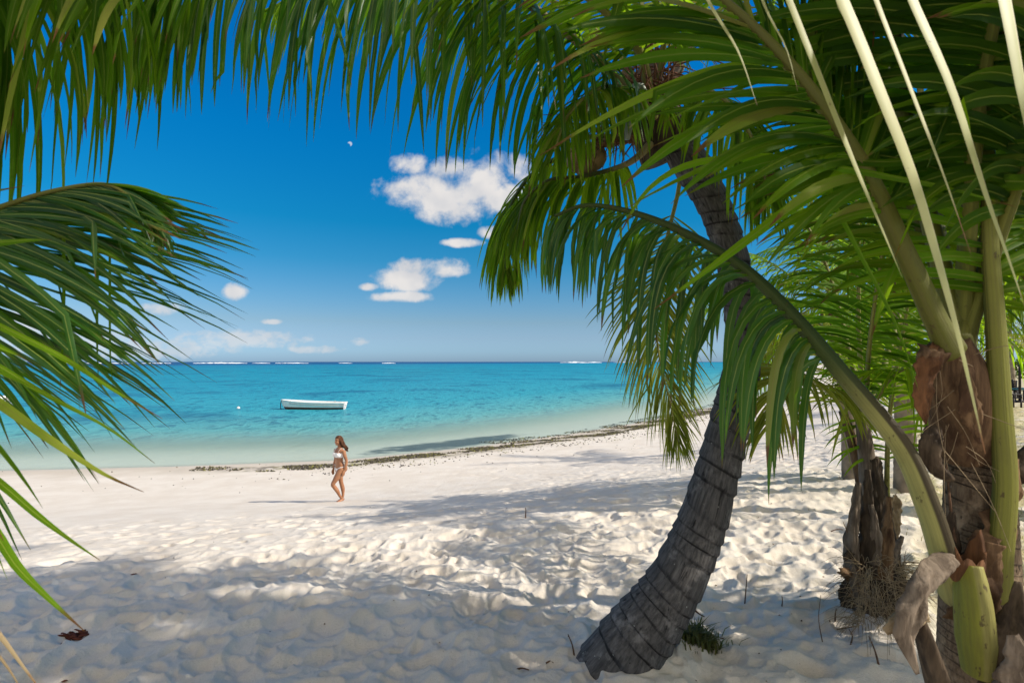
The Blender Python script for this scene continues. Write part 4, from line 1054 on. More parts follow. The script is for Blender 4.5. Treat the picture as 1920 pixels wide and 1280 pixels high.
# ------------------------------------------------------------------ palms farther back
def back_palm(name, base, height, n, L, lean, label, seed, cat='palm tree', group=None, r=.13, leafw=.034, nl=44, mats=(0, 1, 2), drop=1.3, tmat=None, full=False):
    rg = np.random.default_rng(seed)
    b = np.array(base, float)
    root = empty(name, b, label, cat, group)
    top = b + np.array([lean[0], lean[1], height])
    trunk(root, [b - np.array([0, 0, .1]), b + np.array([lean[0] * .2, lean[1] * .2, height * .35]), b + np.array([lean[0] * .6, lean[1] * .6, height * .72]), top], [r * 1.35, r, r * .9, r * .85], tmat or M_trunk_far, .13, .05, 20, 70, .4, seed)
    mb = MB(); mb.tube([top + np.array([0, 0, -.25]), top, top + np.array([0, 0, .3])], [r * 1.1, r * 1.5, r * .6], 12); mb.build('crown_heart', M_fibre, root)
    ms = [M_leaf, M_leaf_yel, M_leaf_dark]
    for i in range(n):
        az = 6.2832 * (i * .382 + rg.uniform(-.06, .06)); el = R(rg.uniform(-18, 78) if i % 4 else rg.uniform(-35, 0))
        frond(root, crown_pts(top, az, el, L * rg.uniform(.85, 1.1), drop, curl=rg.uniform(-.3, .3)), (.03, .007), .18, L * .27, nl, (70, 22), 1.7, 0, (0, 0, 1), (0, 0, 0), leafw, ms[mats[i % len(mats)]], M_pet, seed * 50 + i, kink=.03, K=6)
    return root
def gz(x, y): return float(ground_z(x, y)[0])
def at_px(px, Y):
    x = (px - 960) / F * Y
    return np.array([x, Y, gz(x, Y)])
back_palm('coconut_palm', at_px(1600, 9.3), 2.9, 18, 2.6, (-.3, .1), 'leafy coconut palm behind the drooping frond, its crown just right of the leaning trunk', 31, leafw=.040, mats=(0, 1, 0))
back_palm('coconut_palm', at_px(1700, 8.2), 3.2, 20, 2.7, (-.1, .1), 'bushy coconut palm behind the small shaggy palm, its fronds glowing against the light', 3, leafw=.040, mats=(0, 1, 0, 2))
back_palm('coconut_palm', at_px(1985, 6.6), 4.3, 14, 2.8, (.0, .2), 'coconut palm at the right edge right behind the young palm, mostly cut off', 4, mats=(0, 2, 1))
back_palm('coconut_palm', at_px(1775, 17), 5.0, 16, 3.6, (-.6, .3), 'taller coconut palm farther back, its crown between the pale hanging leaf tips', 5, mats=(0, 1, 2))
back_palm('coconut_palm', at_px(1855, 24), 3.4, 14, 3.2, (.2, 0), 'short palm with a thick pale trunk at the back right, left of the parasol', 6, nl=30, leafw=.05, mats=(1, 0, 1), r=.24)
back_palm('coconut_palm', at_px(1898, 38), 5.0, 16, 3.6, (-.3, 0), 'slim far palm whose thin trunk stands left of the parasol post', 7, nl=26, leafw=.06, mats=(1, 0, 1), r=.16)
back_palm('coconut_palm', at_px(1945, 31), 6.5, 14, 3.6, (-.3, 0), 'tall far palm at the right edge above the parasol', 8, nl=26, leafw=.06, mats=(0, 1), r=.16)
back_palm('coconut_palm', at_px(1815, 46), 6.0, 14, 3.8, (.4, 0), 'distant palm seen low between the sheathed trunk and the olive stalk', 9, nl=24, leafw=.07, mats=(1, 0), r=.17)
back_palm('coconut_palm', at_px(1720, 44), 6.5, 14, 3.8, (.4, 0), 'distant palm left of the sheathed trunk, seen through the fronds', 12, nl=24, leafw=.07, mats=(1, 0), r=.17)
# palms beside and behind the photographer: only their shade on the sand is in the picture
def shade_palm(x, y, h, lean, label, seed, n=16, L=3.2):
    back_palm('coconut_palm', (x, y, gz(x, y)), h, n, L, lean, label, seed, nl=24, leafw=.055, mats=(0, 2, 1), tmat=M_trunk)
shade_palm(8.2, 1.3, 7.6, (-.4, .0), 'tall coconut palm outside the right edge shading the middle of the foreground sand', 21, 10, 2.3)
shade_palm(9.6, 1.6, 8.8, (-.3, .0), 'very tall coconut palm outside the right edge shading the bottom of the picture', 22, 12, 2.3)
shade_palm(8.0, 2.1, 9.6, (-.2, .1), 'tallest coconut palm outside the right edge shading the lower left sand', 26, 9, 2.5)
shade_palm(5.5, 1.2, 5.0, (-.3, .0), 'coconut palm just outside the right edge shading the bottom middle', 23, 16, 1.8)
shade_palm(6.5, 2.3, 2.7, (-.2, .1), 'low bushy palm outside the right edge shading the sand beside the trunk foot', 25, 20, 2.1)
shade_palm(6.3, 1.8, 4.4, (-.1, .1), 'coconut palm outside the right edge that shades the leaning trunk', 27, 18, 1.6)
shade_palm(6.5, 0.0, 8.0, (-.1, .0), 'tall coconut palm behind the camera on the right that dapples the left fronds', 28, 14, 2.0)
# ------------------------------------------------------------------ the woman on the sand
def person():
    base = ground_at(642, 939)
    sc_ = (CZ - base[2]) / 3.58
    Fx = unit(np.array([-.62, -.78, 0])); Lx = np.array([-Fx[1], Fx[0], 0]); U = np.array([0, 0, 1.0])
    root = empty('person', base, 'woman in a white bikini standing on the sand near the water, one knee bent', 'person')
    def W(f, l, z): return base + (Fx * f + Lx * l + U * z) * sc_
    mb = MB()
    def limb(pts, rad, n=14, flat=1.0, hint=None):
        p = [W(*q) for q in pts]
        mb.tube(spline(p, n), np.array(rad) * sc_, 14, True, flat, hint if hint is not None else tuple(Fx))
    def ball(c, r, ax=None):
        bm = bmesh.new(); bmesh.ops.create_icosphere(bm, subdivisions=3, radius=1.0)
        a = ax or (Fx, Lx, U); cc = W(*c)
        v = [cc + (a[0] * q.co.x * r[0] + a[1] * q.co.y * r[1] + a[2] * q.co.z * r[2]) * sc_ for q in bm.verts]
        mb.add(v, [[q.index for q in f.verts] for f in bm.faces]); bm.free()
    # torso: rings (f, z, half width, half depth)
    ring = [(.075, .79, .125, .085), (.07, .83, .162, .105), (.065, .88, .168, .108), (.075, .94, .150, .092), (.09, 1.02, .122, .078), (.095, 1.09, .122, .080), (.095, 1.17, .136, .090), (.09, 1.25, .150, .096), (.085, 1.31, .158, .085), (.08, 1.36, .120, .065), (.08, 1.395, .062, .055)]
    v, f = [], []; sg = 24
    for (ff, z, hw, hd) in ring:
        for k in range(sg):
            t = 6.2832 * k / sg; v.append(W(ff + hd * math.cos(t), hw * math.sin(t), z))
    for i in range(len(ring) - 1):
        for k in range(sg): f.append((i * sg + k, i * sg + (k + 1) % sg, (i + 1) * sg + (k + 1) % sg, (i + 1) * sg + k))
    f.append(tuple(range(sg - 1, -1, -1))); f.append(tuple(range((len(ring) - 1) * sg, len(ring) * sg)))
    mb.add(v, f)
    for s in (1, -1):
        ball((.165, .068 * s, 1.215), (.062, .066, .062))
        ball((.01, .075 * s, .845), (.095, .085, .095))
    # neck
    limb([(.075, 0, 1.36), (.085, 0, 1.42), (.10, 0, 1.48)], [.058, .05, .048])
    # head, turned to the camera
    hf = unit(np.array([-.55, -.83, -.02])); hl = unit(np.cross(U, hf)); hu = np.cross(hf, hl)
    A = (hf, hl, hu)
    hc = (.115, 0, 1.565)
    def H(f_, l_, z_):
        c = W(*hc); return c + (hf * f_ + hl * l_ + hu * z_) * sc_
    def hball(f_, l_, z_, r):
        bm = bmesh.new(); bmesh.ops.create_icosphere(bm, subdivisions=3, radius=1.0); cc = H(f_, l_, z_)
        mb.add([cc + (hf * q.co.x * r[0] + hl * q.co.y * r[1] + hu * q.co.z * r[2]) * sc_ for q in bm.verts], [[q.index for q in ff.verts] for ff in bm.faces]); bm.free()
    hball(-.005, 0, .025, (.096, .076, .092)); hball(.025, 0, -.035, (.065, .062, .072)); hball(.055, 0, -.085, (.032, .030, .026))
    hball(.092, 0, -.012, (.020, .012, .022)); hball(.084, 0, .008, (.016, .009, .026)); hball(.078, 0, -.052, (.018, .024, .011))
    for s in (1, -1): hball(-.005, .074 * s, -.012, (.018, .010, .030)); hball(.058, .036 * s, -.03, (.026, .022, .022))
    # arms
    limb([(.08, .165, 1.325), (.06, .192, 1.20), (.02, .205, 1.06), (.04, .205, .93), (.065, .19, .83)], [.053, .046, .038, .036, .025], 18)
    limb([(.08, -.165, 1.325), (.065, -.20, 1.20), (.045, -.235, 1.07), (.09, -.225, .94), (.125, -.20, .84)], [.053, .046, .038, .036, .025], 18)
    # hands: palm, four fingers, thumb
    for (wf, wl, wz, s) in ((.065, .19, .83, 1), (.125, -.20, .84, -1)):
        limb([(wf, wl, wz + .01), (wf + .012, wl, wz - .045), (wf + .018, wl - .005 * s, wz - .085)], [.024, .036, .034], 8, .5, tuple(Lx))
        for k, (o_, ln) in enumerate([(.030, .066), (.011, .076), (-.009, .07), (-.027, .055)]):
            limb([(wf + .018 + o_, wl - .004 * s, wz - .075), (wf + .024 + o_ * 1.05, wl - .012 * s, wz - .085 - ln * .5), (wf + .022 + o_, wl - .026 * s, wz - .085 - ln)], [.0095, .009, .007], 7)
        limb([(wf + .028, wl, wz - .03), (wf + .056, wl - .006 * s, wz - .065), (wf + .058, wl - .014 * s, wz - .095)], [.013, .011, .008], 7)
    # legs
    limb([(.065, .085, .86), (.13, .062, .74), (.21, .025, .60), (.27, -.012, .475), (.225, -.010, .40), (.15, .0, .29), (.09, .016, .16), (.035, .03, .085)], [.098, .092, .076, .056, .052, .053, .037, .031], 26)
    limb([(.05, -.085, .86), (.03, -.09, .72), (.0, -.085, .58), (-.015, -.08, .47), (-.04, -.075, .38), (-.055, -.06, .28), (-.05, -.045, .16), (-.035, -.04, .085)], [.098, .092, .074, .056, .052, .054, .038, .032], 26)
    for (af, al, zz) in ((.035, .03, .0), (-.035, -.04, .0)):
        limb([(af - .045, al, zz + .035), (af, al, zz + .045), (af + .07, al + .003, zz + .032), (af + .15, al + .008, zz + .018)], [.026, .036, .036, .022], 12, .8, (0, 0, 1))
        for k in range(5): limb([(af + .13, al - .026 + .014 * k, zz + .016), (af + .175 - .007 * abs(k - 1), al - .03 + .016 * k, zz + .010)], [.011, .008], 5)
    raw = mb.build('raw_body', [], None)
    rm = raw.modifiers.new('r', 'REMESH'); rm.mode = 'VOXEL'; rm.voxel_size = .0062
    sm = raw.modifiers.new('s', 'SMOOTH'); sm.factor = .5; sm.iterations = 5
    dg = bpy.context.evaluated_depsgraph_get()
    me = bpy.data.meshes.new_from_object(raw.evaluated_get(dg))
    vv = np.empty(len(me.vertices) * 3); me.vertices.foreach_get('co', vv); vv = vv.reshape(-1, 3)
    fcs = [tuple(p.vertices) for p in me.polygons]
    nn = np.empty(len(me.vertices) * 3); me.vertices.foreach_get('normal', nn); nn = nn.reshape(-1, 3)
    bpy.data.objects.remove(raw)
    vv = vv + np.zeros(3)
    m, nt, out = new_mat('skin')
    co = nt.objco(); n = nt.noise(co, 6, 3)
    c = nt.mix(nt.smooth(n, .3, .7), (0.29, 0.125, 0.06), (0.37, 0.175, 0.09))
    p = principled(nt, out, c, .45, .4); p.inputs['Subsurface Weight'].default_value = .12; p.inputs['Subsurface Radius'].default_value = (.02, .008, .004)
    mesh_obj('body', vv, fcs, m, root)
    rel = (vv - base) / sc_
    f_, l_, z_ = rel @ Fx, rel @ Lx, rel[:, 2]
    M_white = simple_mat('white_swim_fabric', (0.80, 0.79, 0.78), .8, .1, .04, 40)
    def garment(name, mask, off):
        ok = [fc for fc in fcs if all(mask[i] for i in fc)]
        used = sorted({i for fc in ok for i in fc}); mp = {i: k for k, i in enumerate(used)}
        o = mesh_obj(name, (vv + nn * off)[used], [tuple(mp[i] for i in fc) for fc in ok], M_white, root)
        md = o.modifiers.new('thick', 'SOLIDIFY'); md.thickness = off * 1.4; md.offset = -1
        return o
    nb = np.hypot((f_ - .09) / .20, l_ / .158) < 1.0
    top = garment('bikini_top', nb & (z_ > 1.145) & (z_ < 1.262 - .03 * np.clip((.06 - f_) / .1, 0, 1)), .006)
    garment('bikini_bottom', (z_ > .745) & (z_ < .955) & (np.abs(l_) < .2) & ((np.abs(z_ - .866 - (np.abs(l_) - .05) * .42) < .011) & (np.abs(l_) > .03) | (z_ < .872) & (np.abs(l_) < .006 + (z_ - .77) * .62) & ((f_ > .06) | (z_ > .83))), .006)
    for s in (1, -1):
        mbs = MB(); mbs.tube(spline([W(.185, .075 * s, 1.255), W(.162, .09 * s, 1.32), W(.10, .10 * s, 1.372), W(.02, .09 * s, 1.33), W(-.005, .08 * s, 1.25)], 16), .007 * sc_, 6, True, .5)
        mbs.build('strap', M_white, top)
    # hair: cap plus long wavy fall over her left shoulder and back
    M_hair = fibre_mat('hair_brown', (0.035, 0.016, 0.009), (0.15, 0.065, 0.032), (50, 50, 8))
    mb = MB(); r2 = np.random.default_rng(2)
    bm = bmesh.new(); bmesh.ops.create_icosphere(bm, subdivisions=4, radius=1.0)
    keep_ = [q for q in bm.verts]
    hv = []
    for q in keep_:
        x, y, z = q.co
        k = 1.0 + .03 * math.sin(9 * y + 5 * z)
        hv.append(H(-.014 + .107 * x * k, .088 * y * k, .030 + .104 * z * k))
    fc = [tuple(q.index for q in f.verts) for f in bm.faces if not (f.calc_center_median().x > .52 and f.calc_center_median().z < .42)]
    mb.add(hv, fc); bm.free()
    for i in range(64):
        a = r2.uniform(math.radians(75), math.radians(285)); s = r2.uniform(.75, 1.0)
        p0 = H(-.012 + .095 * math.cos(a) * s, .082 * math.sin(a) * s, r2.uniform(-.02, .07))
        side = r2.uniform(-.4, 1.0)
        ln = r2.uniform(.18, .29)
        p1 = p0 + (U * -.11 - hf * .02 + hl * .025 * np.sign(math.sin(a))) * sc_
        p2 = W(.115 - .13 - r2.uniform(0, .05), .06 + .05 * side, 1.565 - ln * .75)
        p3 = W(.115 - .15 - r2.uniform(0, .06), .06 + .075 * side + r2.normal(0, .012), 1.565 - ln)
        mb.tube(spline([p0, p1, p2, p3], 12) + r2.normal(0, .003, (12, 3)), [.018 * sc_, .022 * sc_, .020 * sc_, .005 * sc_], 6)
    mb.build('hair', M_hair, root)
    M_eye = simple_mat('eye_dark', (.03, .02, .015), .3, .5, .1); M_lip = simple_mat('lip', (.42, .12, .10), .4, .4, .1)
    for s in (1, -1):
        mb = MB(); mb.tube([H(.073, .018 * s, .012), H(.079, .030 * s, .013), H(.069, .044 * s, .011)], [.003 * sc_, .0075 * sc_, .003 * sc_], 8); mb.build('eye', M_eye, root)
        mb = MB(); mb.tube([H(.086, .016 * s, .030), H(.084, .032 * s, .035), H(.070, .050 * s, .030)], [.003 * sc_, .0038 * sc_, .002 * sc_], 6); mb.build('eyebrow', M_hair, root)
    mb = MB(); mb.tube([H(.078, -.026, -.046), H(.093, -.012, -.054), H(.096, 0, -.055), H(.093, .012, -.054), H(.078, .026, -.046)], [.003 * sc_, .007 * sc_, .008 * sc_, .007 * sc_, .003 * sc_], 8); mb.build('mouth', M_lip, root)
person()

# ------------------------------------------------------------------ boats and buoy
M_bwhite = simple_mat('boat_white_paint', (0.80, 0.78, 0.74), .45, .4, .06, 3)
M_bdark = simple_mat('boat_bottom_paint', (0.10, 0.05, 0.035), .7, .2, .3, 4)
M_bgrey = simple_mat('boat_weathered_timber', (0.42, 0.38, 0.32), .75, .2, .25, 8)
M_rope = simple_mat('wet_rope', (0.03, 0.04, 0.06), .8, .2, .3, 20)
def rowing_boat():
    Y = 45.0; x0 = (527 - 960) / F * Y; x1 = (648 - 960) / F * Y; Lb = x1 - x0
    root = empty('rowing_boat', ((x0 + x1) / 2, Y, SEA), 'white open wooden boat with a dark waterline moored in the lagoon', 'boat')
    # stations along the boat: t, half beam, keel z, gunwale z
    st = [(0.0, .03, .30, .80), (.03, .13, .10, .79), (.08, .30, -.06, .77), (.16, .50, -.14, .73), (.28, .68, -.19, .68), (.45, .78, -.2, .63), (.62, .78, -.2, .60), (.80, .70, -.17, .58), (.93, .58, -.10, .57), (1.0, .52, -.06, .57)]
    def xs(t, z): return x0 + Lb * t + (.22 * max(0, (1 - t / .12)) * (.8 - z) / .8 if t < .12 else 0) - (.10 * (t - .9) / .1 * (.57 - z) / .57 if t > .9 else 0)
    def hull_ring(t, hb, kz, gz_, inn=0.0, floor=None, lo=0.0, hi=1.0, n=13):
        out = []
        for k in range(n):
            a = -1 + 2 * k / (n - 1); s = abs(a)
            q = lo + (hi - lo) * s
            zz = kz + (gz_ - kz) * (q ** 1.9)
            yy = math.copysign((hb - inn) * min(1, (q ** .62)), a)
            if floor is not None: zz = max(zz, floor)
            out.append([xs(t, zz), Y + yy, SEA + zz])
        return out
    out_, inn_ = [], []
    for s in st:
        out_ += hull_ring(*s); inn_ += hull_ring(s[0], max(s[1] - .05, .01), s[2] + .06, s[3], 0, .02)
    n = 13; mb = MB(); f = []
    for i in range(len(st) - 1):
        for k in range(n - 1): f.append((i * n + k, (i + 1) * n + k, (i + 1) * n + k + 1, i * n + k + 1))
    f.append(tuple((len(st) - 1) * n + k for k in range(n)))
    mb.add(out_, f)
    mb.add(inn_, [q[::-1] for q in f])
    hull = mb.build('hull', M_bwhite, root)
    # dark painted bottom: the same skin just proud of the hull, up to the waterline
    bt = []
    for (t, hb, kz, gz_) in st[1:]:
        qq = min(1, max(.05, ((0.17 + .05 * (1 - t) - kz) / (gz_ - kz))) ** (1 / 1.9))
        for k in range(n):
            a = -1 + 2 * k / (n - 1); q = qq * abs(a); zz = kz + (gz_ - kz) * q ** 1.9
            bt.append([xs(t, zz) - (.006 if t < .2 else -.006 if t > .99 else 0), Y + math.copysign(hb * q ** .62 + .006, a), SEA + zz - .004])
    f2 = [(i * n + k, (i + 1) * n + k, (i + 1) * n + k + 1, i * n + k + 1) for i in range(len(st) - 2) for k in range(n - 1)]
    mb = MB(); mb.add(bt, f2); mb.build('painted_bottom', M_bdark, root)
    for sd in (-1, 1):
        mb = MB(); mb.tube(spline([[xs(t, g), Y + sd * (hb + .015), SEA + g] for t, hb, k, g in st], 30), .032, 8); mb.build('gunwale', M_bwhite, root)
        mb = MB(); mb.tube(spline([[xs(t, g - .2), Y + sd * (hb * .955 + .012), SEA + g - .20] for t, hb, k, g in st[3:]], 24), .014, 6); mb.build('rubbing_strake', M_bgrey, root)
    for t, hb, z in ((.30, .63, .47), (.55, .72, .42), (.80, .62, .40)):
        mb = MB(); mb.box((x0 + Lb * t, Y, SEA + z), (.26, hb * 2 - .04, .035)); mb.build('thwart', M_bgrey, root)
    mb = MB(); mb.box((x0 + .55, Y, SEA + .74), (.55, .62, .03)); mb.build('foredeck', M_bwhite, root)
    for t, s_ in ((.18, .07), (.87, .06)):
        mb = MB(); mb.tube([(x0 + Lb * t, Y - .55 + .1 * (t < .5), SEA + .62), (x0 + Lb * t, Y - .55 + .1 * (t < .5), SEA + .78)], [.03, .022], 8); mb.build('rowlock', M_bgrey, root)
    mb = MB(); mb.tube(spline([[x0 + .05, Y - .02, SEA + .74], [x0 - .02, Y - .05, SEA + .45], [x0 + .0, Y - .06, SEA + .1], [x0 + .03, Y - .06, SEA - .3]], 12), .035, 8); mb.build('mooring_rope', M_rope, root)
rowing_boat()

def buoy():
    Y = 45.5; c = np.array([(447 - 960) / F * Y, Y, SEA])
    root = empty('mooring_buoy', c, 'small round white buoy floating left of the moored boat', 'buoy')
    bm = bmesh.new(); bmesh.ops.create_uvsphere(bm, u_segments=24, v_segments=16, radius=.13)
    mesh_obj('float', [c + np.array([v.co.x, v.co.y, v.co.z * .95 + .05]) for v in bm.verts], [tuple(q.index for q in f.verts) for f in bm.faces], M_bwhite, root); bm.free()
    mb = MB(); mb.tube([c + np.array([math.cos(t) * .128, math.sin(t) * .128, .02]) for t in np.linspace(0, 6.2832, 25)], .014, 6); mb.build('band', M_bdark, root)
    mb = MB(); mb.tube([c + np.array([.045 * math.cos(t), 0, .19 + .04 * math.sin(t)]) for t in np.linspace(-.6, 3.74, 12)], .009, 6); mb.build('ring', M_bgrey, root)
buoy()

def motor_boat():
    Y = 48.0; xe = (14 - 960) / F * Y
    root = empty('motor_boat', (xe - 2.4, Y, SEA), 'white motor boat with two thin aerials cut off by the left edge', 'boat')
    st = [(0.0, .85, -.15, .55), (.3, .95, -.2, .6), (.6, .9, -.2, .72), (.85, .5, -.1, .88), (1.0, .04, .3, 1.0)]
    v, f = [], []; n = 11
    for t, hb, k, g in st:
        for j in range(n):
            a = -1 + 2 * j / (n - 1); q = abs(a); v.append([xe - 4.8 * t, Y + math.copysign(hb * q ** .6, a), SEA + k + (g - k) * q ** 1.8])
    for i in range(len(st) - 1):
        for j in range(n - 1): f.append((i * n + j, (i + 1) * n + j, (i + 1) * n + j + 1, i * n + j + 1))
    f.append(tuple(range(n)))
    mb = MB(); mb.add(v, f); mb.build('hull', M_bwhite, root)
    mb = MB(); mb.box((xe - 2.6, Y, SEA + .58), (3.4, 1.5, .05)); mb.build('deck', M_bwhite, root)
    mb = MB(); mb.box((xe - .55, Y, SEA + .72), (.5, 1.2, .42), 0, 0, .15); mb.build('engine_well', M_bwhite, root)
    mb = MB(); mb.box((xe + .12, Y, SEA + .62), (.30, .36, .5), 0, 0, .2); mb.box((xe + .15, Y, SEA + .2), (.14, .12, .6)); mb.build('outboard_motor', M_bgrey, root)
    for dx_ in (-.05, -.75):
        mb = MB(); mb.tube([(xe + dx_, Y - .6, SEA + .7), (xe + dx_ - .45, Y - .6, SEA + 2.0)], [.022, .012], 6); mb.build('aerial', M_rope, root)
motor_boat()

# ------------------------------------------------------------------ beach bar corner at the far right
M_dark = simple_mat('dark_stained_timber', (0.022, 0.016, 0.018), .6, .3, .4, 9)
M_canvas = simple_mat('parasol_canvas', (0.62, 0.63, 0.66), .8, .1, .06, 4)
M_white2 = simple_mat('white_enamel', (0.75, 0.75, 0.72), .4, .4, .05, 4)
M_cush = simple_mat('turquoise_cushion', (0.10, 0.24, 0.24), .85, .1, .15, 7)
def parasol():
    Y = 26.0; b = at_px(1912, Y)
    root = empty('parasol', b, 'pale grey beach parasol on a dark post at the right edge', 'parasol')
    top = CZ + (678 - 618) / F * Y; eav = CZ + (678 - 641) / F * Y
    mb = MB(); mb.tube([b, (b[0], b[1], top - .05)], .055, 10); mb.build('post', M_dark, root)
    n = 16; v, f = [], []
    cx = b[0] + .75
    rr = [(0.02, top), (.5, top - (top - eav) * .28), (1.0, top - (top - eav) * .62), (1.42, eav), (1.44, eav - .14), (1.40, eav - .14), (1.38, eav - .02), (.9, top - (top - eav) * .60 - .03), (.02, top - .05)]
    for r_, z in rr:
        for k in range(n): v.append((cx + r_ * math.cos(6.2832 * k / n) * (1 if k % 2 else .97), Y + r_ * math.sin(6.2832 * k / n) * (1 if k % 2 else .97), z))
    for i in range(len(rr) - 1):
        for k in range(n): f.append((i * n + k, i * n + (k + 1) % n, (i + 1) * n + (k + 1) % n, (i + 1) * n + k))
    mb = MB(); mb.add(v, f); mb.build('canopy', M_canvas, root, False)
    mb = MB(); mb.box((cx - .35, Y, top + .01), (.9, .07, .07)); mb.build('arm', M_dark, root)
    mb = MB(); mb.box((b[0], b[1], b[2] + .05), (.5, .5, .1)); mb.build('base', M_dark, root)
parasol()
def chair(px, Y, rz, label):
    b = at_px(px, Y)
    root = empty('slatted_chair', b, label, 'chair', 'dark slatted chairs under the parasol')
    c, s = math.cos(rz), math.sin(rz)
    def q(x, y, z): return (b[0] + c * x - s * y, b[1] + s * x + c * y, b[2] + z)
    for x in (-.26, .26):
        mb = MB(); mb.box(q(x, -.28, .21), (.05, .05, .42), rz); mb.build('leg', M_dark, root)
        mb = MB(); mb.box(q(x, .28, .21), (.05, .05, .42), rz); mb.build('leg', M_dark, root)
        mb = MB(); mb.box(q(x, 0, .60), (.05, .62, .04), rz); mb.box(q(x, -.28, .51), (.05, .05, .16), rz); mb.build('armrest', M_dark, root)
    mb = MB()
    for k in range(6): mb.box(q(0, -.26 + .105 * k, .44), (.56, .075, .03), rz)
    mb.build('seat', M_dark, root)
    mb = MB()
    for k in range(5): mb.box(q(0, .31 + .02 * k, .55 + .11 * k), (.52, .025, .07), rz)
    for x in (-.27, .27): mb.box(q(x, .34, .74), (.045, .05, .62), rz, -.15)
    mb.build('backrest', M_dark, root)
chair(1893, 23.5, 1.3, 'dark slatted chair nearest to the olive stalk, at the right edge')
chair(1886, 27.5, -1.2, 'dark slatted chair half hidden by the olive stalk, left of the others')
chair(1905, 28.5, 1.5, 'tall-backed dark slatted chair next to the parasol post')
def lounger(px, Y, label, rz=.1):
    b = at_px(px, Y)
    root = empty('sun_lounger', b, label, 'sun lounger', 'dark wooden sun loungers at the back')
    mb = MB(); mb.box(b + np.array([0, 0, .32]), (1.9, .62, .06), rz)
    for k in range(7): mb.box(b + np.array([-.8 + .26 * k, 0, .365]), (.2, .6, .03), rz)
    mb.build('bed', M_dark, root)
    mb = MB(); mb.box(b + np.array([-.75, -.03, .55]), (.75, .58, .05), rz, 0, .6); mb.build('backrest', M_dark, root)
    for x in (-.8, .8):
        for y in (-.24, .24):
            mb = MB(); mb.box(b + np.array([x, y, .15]), (.06, .06, .3), rz); mb.build('leg', M_dark, root)
lounger(1838, 33, 'dark wooden sun lounger seen between the sheathed trunk and the olive stalk, the nearer one')
lounger(1832, 38, 'dark wooden sun lounger behind the nearer one, between the trunk and the olive stalk')
def cushion():
    b = at_px(1918, 26.5)
    root = empty('low_table', b, 'pale turquoise low table beside the parasol post', 'table')
    mb = MB(); mb.box(b + np.array([.1, 0, .62]), (.75, .7, .07), .2); mb.build('table_top', M_cush, root)
    for x in (-.2, .4):
        for y in (-.25, .25):
            mb = MB(); mb.box(b + np.array([x, y, .29]), (.05, .05, .58), .2); mb.build('leg', M_dark, root)
cushion()
def lamp():
    Y = 22.0; c = P(1907, 541, Y); b = at_px(1907 + 22, Y)
    root = empty('garden_lamp', b, 'white disc-shaped garden lamp on a thin post at the right edge', 'lamp')
    mb = MB(); mb.tube([c + np.array([0, 0, -.10]), c + np.array([0, 0, -.04]), c + np.array([0, 0, .03]), c + np.array([0, 0, .11])], [.27, .29, .20, .03], 24); mb.build('lamp_shade', M_white2, root)
    mb = MB(); mb.tube([b, np.array([b[0], b[1], c[2] + .25])], .03, 8); mb.build('post', M_dark, root)
    mb = MB(); mb.tube([np.array([b[0], b[1], c[2] + .22]), c + np.array([0, 0, .22]), c + np.array([0, 0, .08])], .016, 6); mb.build('arm', M_dark, root)
lamp()
# leafy hedge closing the view
def hedge(px0, px1, Y0, Y1, h, label, seed):
    rg = np.random.default_rng(seed)
    a, b = at_px(px0, Y0), at_px(px1, Y1)
    root = empty('hedge', (a + b) / 2, label, 'hedge')
    n = 9000
    t = rg.uniform(0, 1, n); d = rg.normal(0, .6, n); hh = h * (0.75 + .35 * vnoise(t * 9, t * 0, seed) * 2)
    z = np.sqrt(rg.uniform(0, 1, n)) * hh
    c = a[None] * (1 - t[:, None]) + b[None] * t[:, None]; c[:, 1] += d; c[:, 0] += rg.normal(0, .4, n); c[:, 2] += z
    u = unit(rg.normal(0, 1, (n, 3))); w = unit(np.cross(u, rg.normal(0, 1, (n, 3))))
    s = rg.uniform(.10, .24, n)[:, None]
    v = np.stack([c - u * s, c - w * s * .45, c + u * s, c + w * s * .45], 1).reshape(-1, 3)
    f = np.arange(n * 4).reshape(n, 4)
    at = np.stack([np.tile([.5, 0, .5, 1], n), np.full(n * 4, .4), np.repeat(rg.uniform(0, 1, n), 4)], 1)
    mesh_obj('foliage', v, f, M_leaf_dark, root, False, {'leaf': at})
    mb = MB()
    for k in range(26):
        q = a * (1 - k / 25) + b * k / 25; mb.tube([q, q + np.array([.2, 0, h * .4]), q + np.array([-.1, .2, h * .8])], [.09, .06, .02], 6)
    mb.build('stems', M_twig, root)
hedge(1560, 2150, 62, 56, 4.6, 'dark leafy hedge closing off the far right behind the parasol', 3)

# ------------------------------------------------------------------ loose things on the sand
def flakes(name, pts, size, mat, lumpy=.5, seed=0, lift=.01):
    """many small crumpled scraps lying about"""
    rg = np.random.default_rng(seed); n = len(pts); k = 6
    th = np.linspace(0, 6.2832, k, endpoint=False)[None] + rg.uniform(0, 6.28, (n, 1))
    r = size[:, None] * rg.uniform(.35, 1.0, (n, k)) * np.where(np.cos(th - rg.uniform(0, 6.28, (n, 1))) > 0, 1, lumpy)
    v = np.zeros((n, k + 1, 3)); v[:, :k, 0] = pts[:, None, 0] + r * np.cos(th); v[:, :k, 1] = pts[:, None, 1] + r * np.sin(th)
    v[:, :k, 2] = pts[:, None, 2] + rg.uniform(-.2, .35, (n, k)) * size[:, None]; v[:, k] = pts; v[:, k, 2] += size * rg.uniform(.2, .7, n) + lift
    b = np.arange(n)[:, None] * (k + 1); j = np.arange(k)
    f = np.stack([b + j[None], b + (j[None] + 1) % k, np.broadcast_to(b + k, (n, k))], -1).reshape(-1, 3)
    o = mesh_obj(name, v.reshape(-1, 3), f, mat, None, False, None, pts.mean(0))
    o['kind'] = 'stuff'; return o
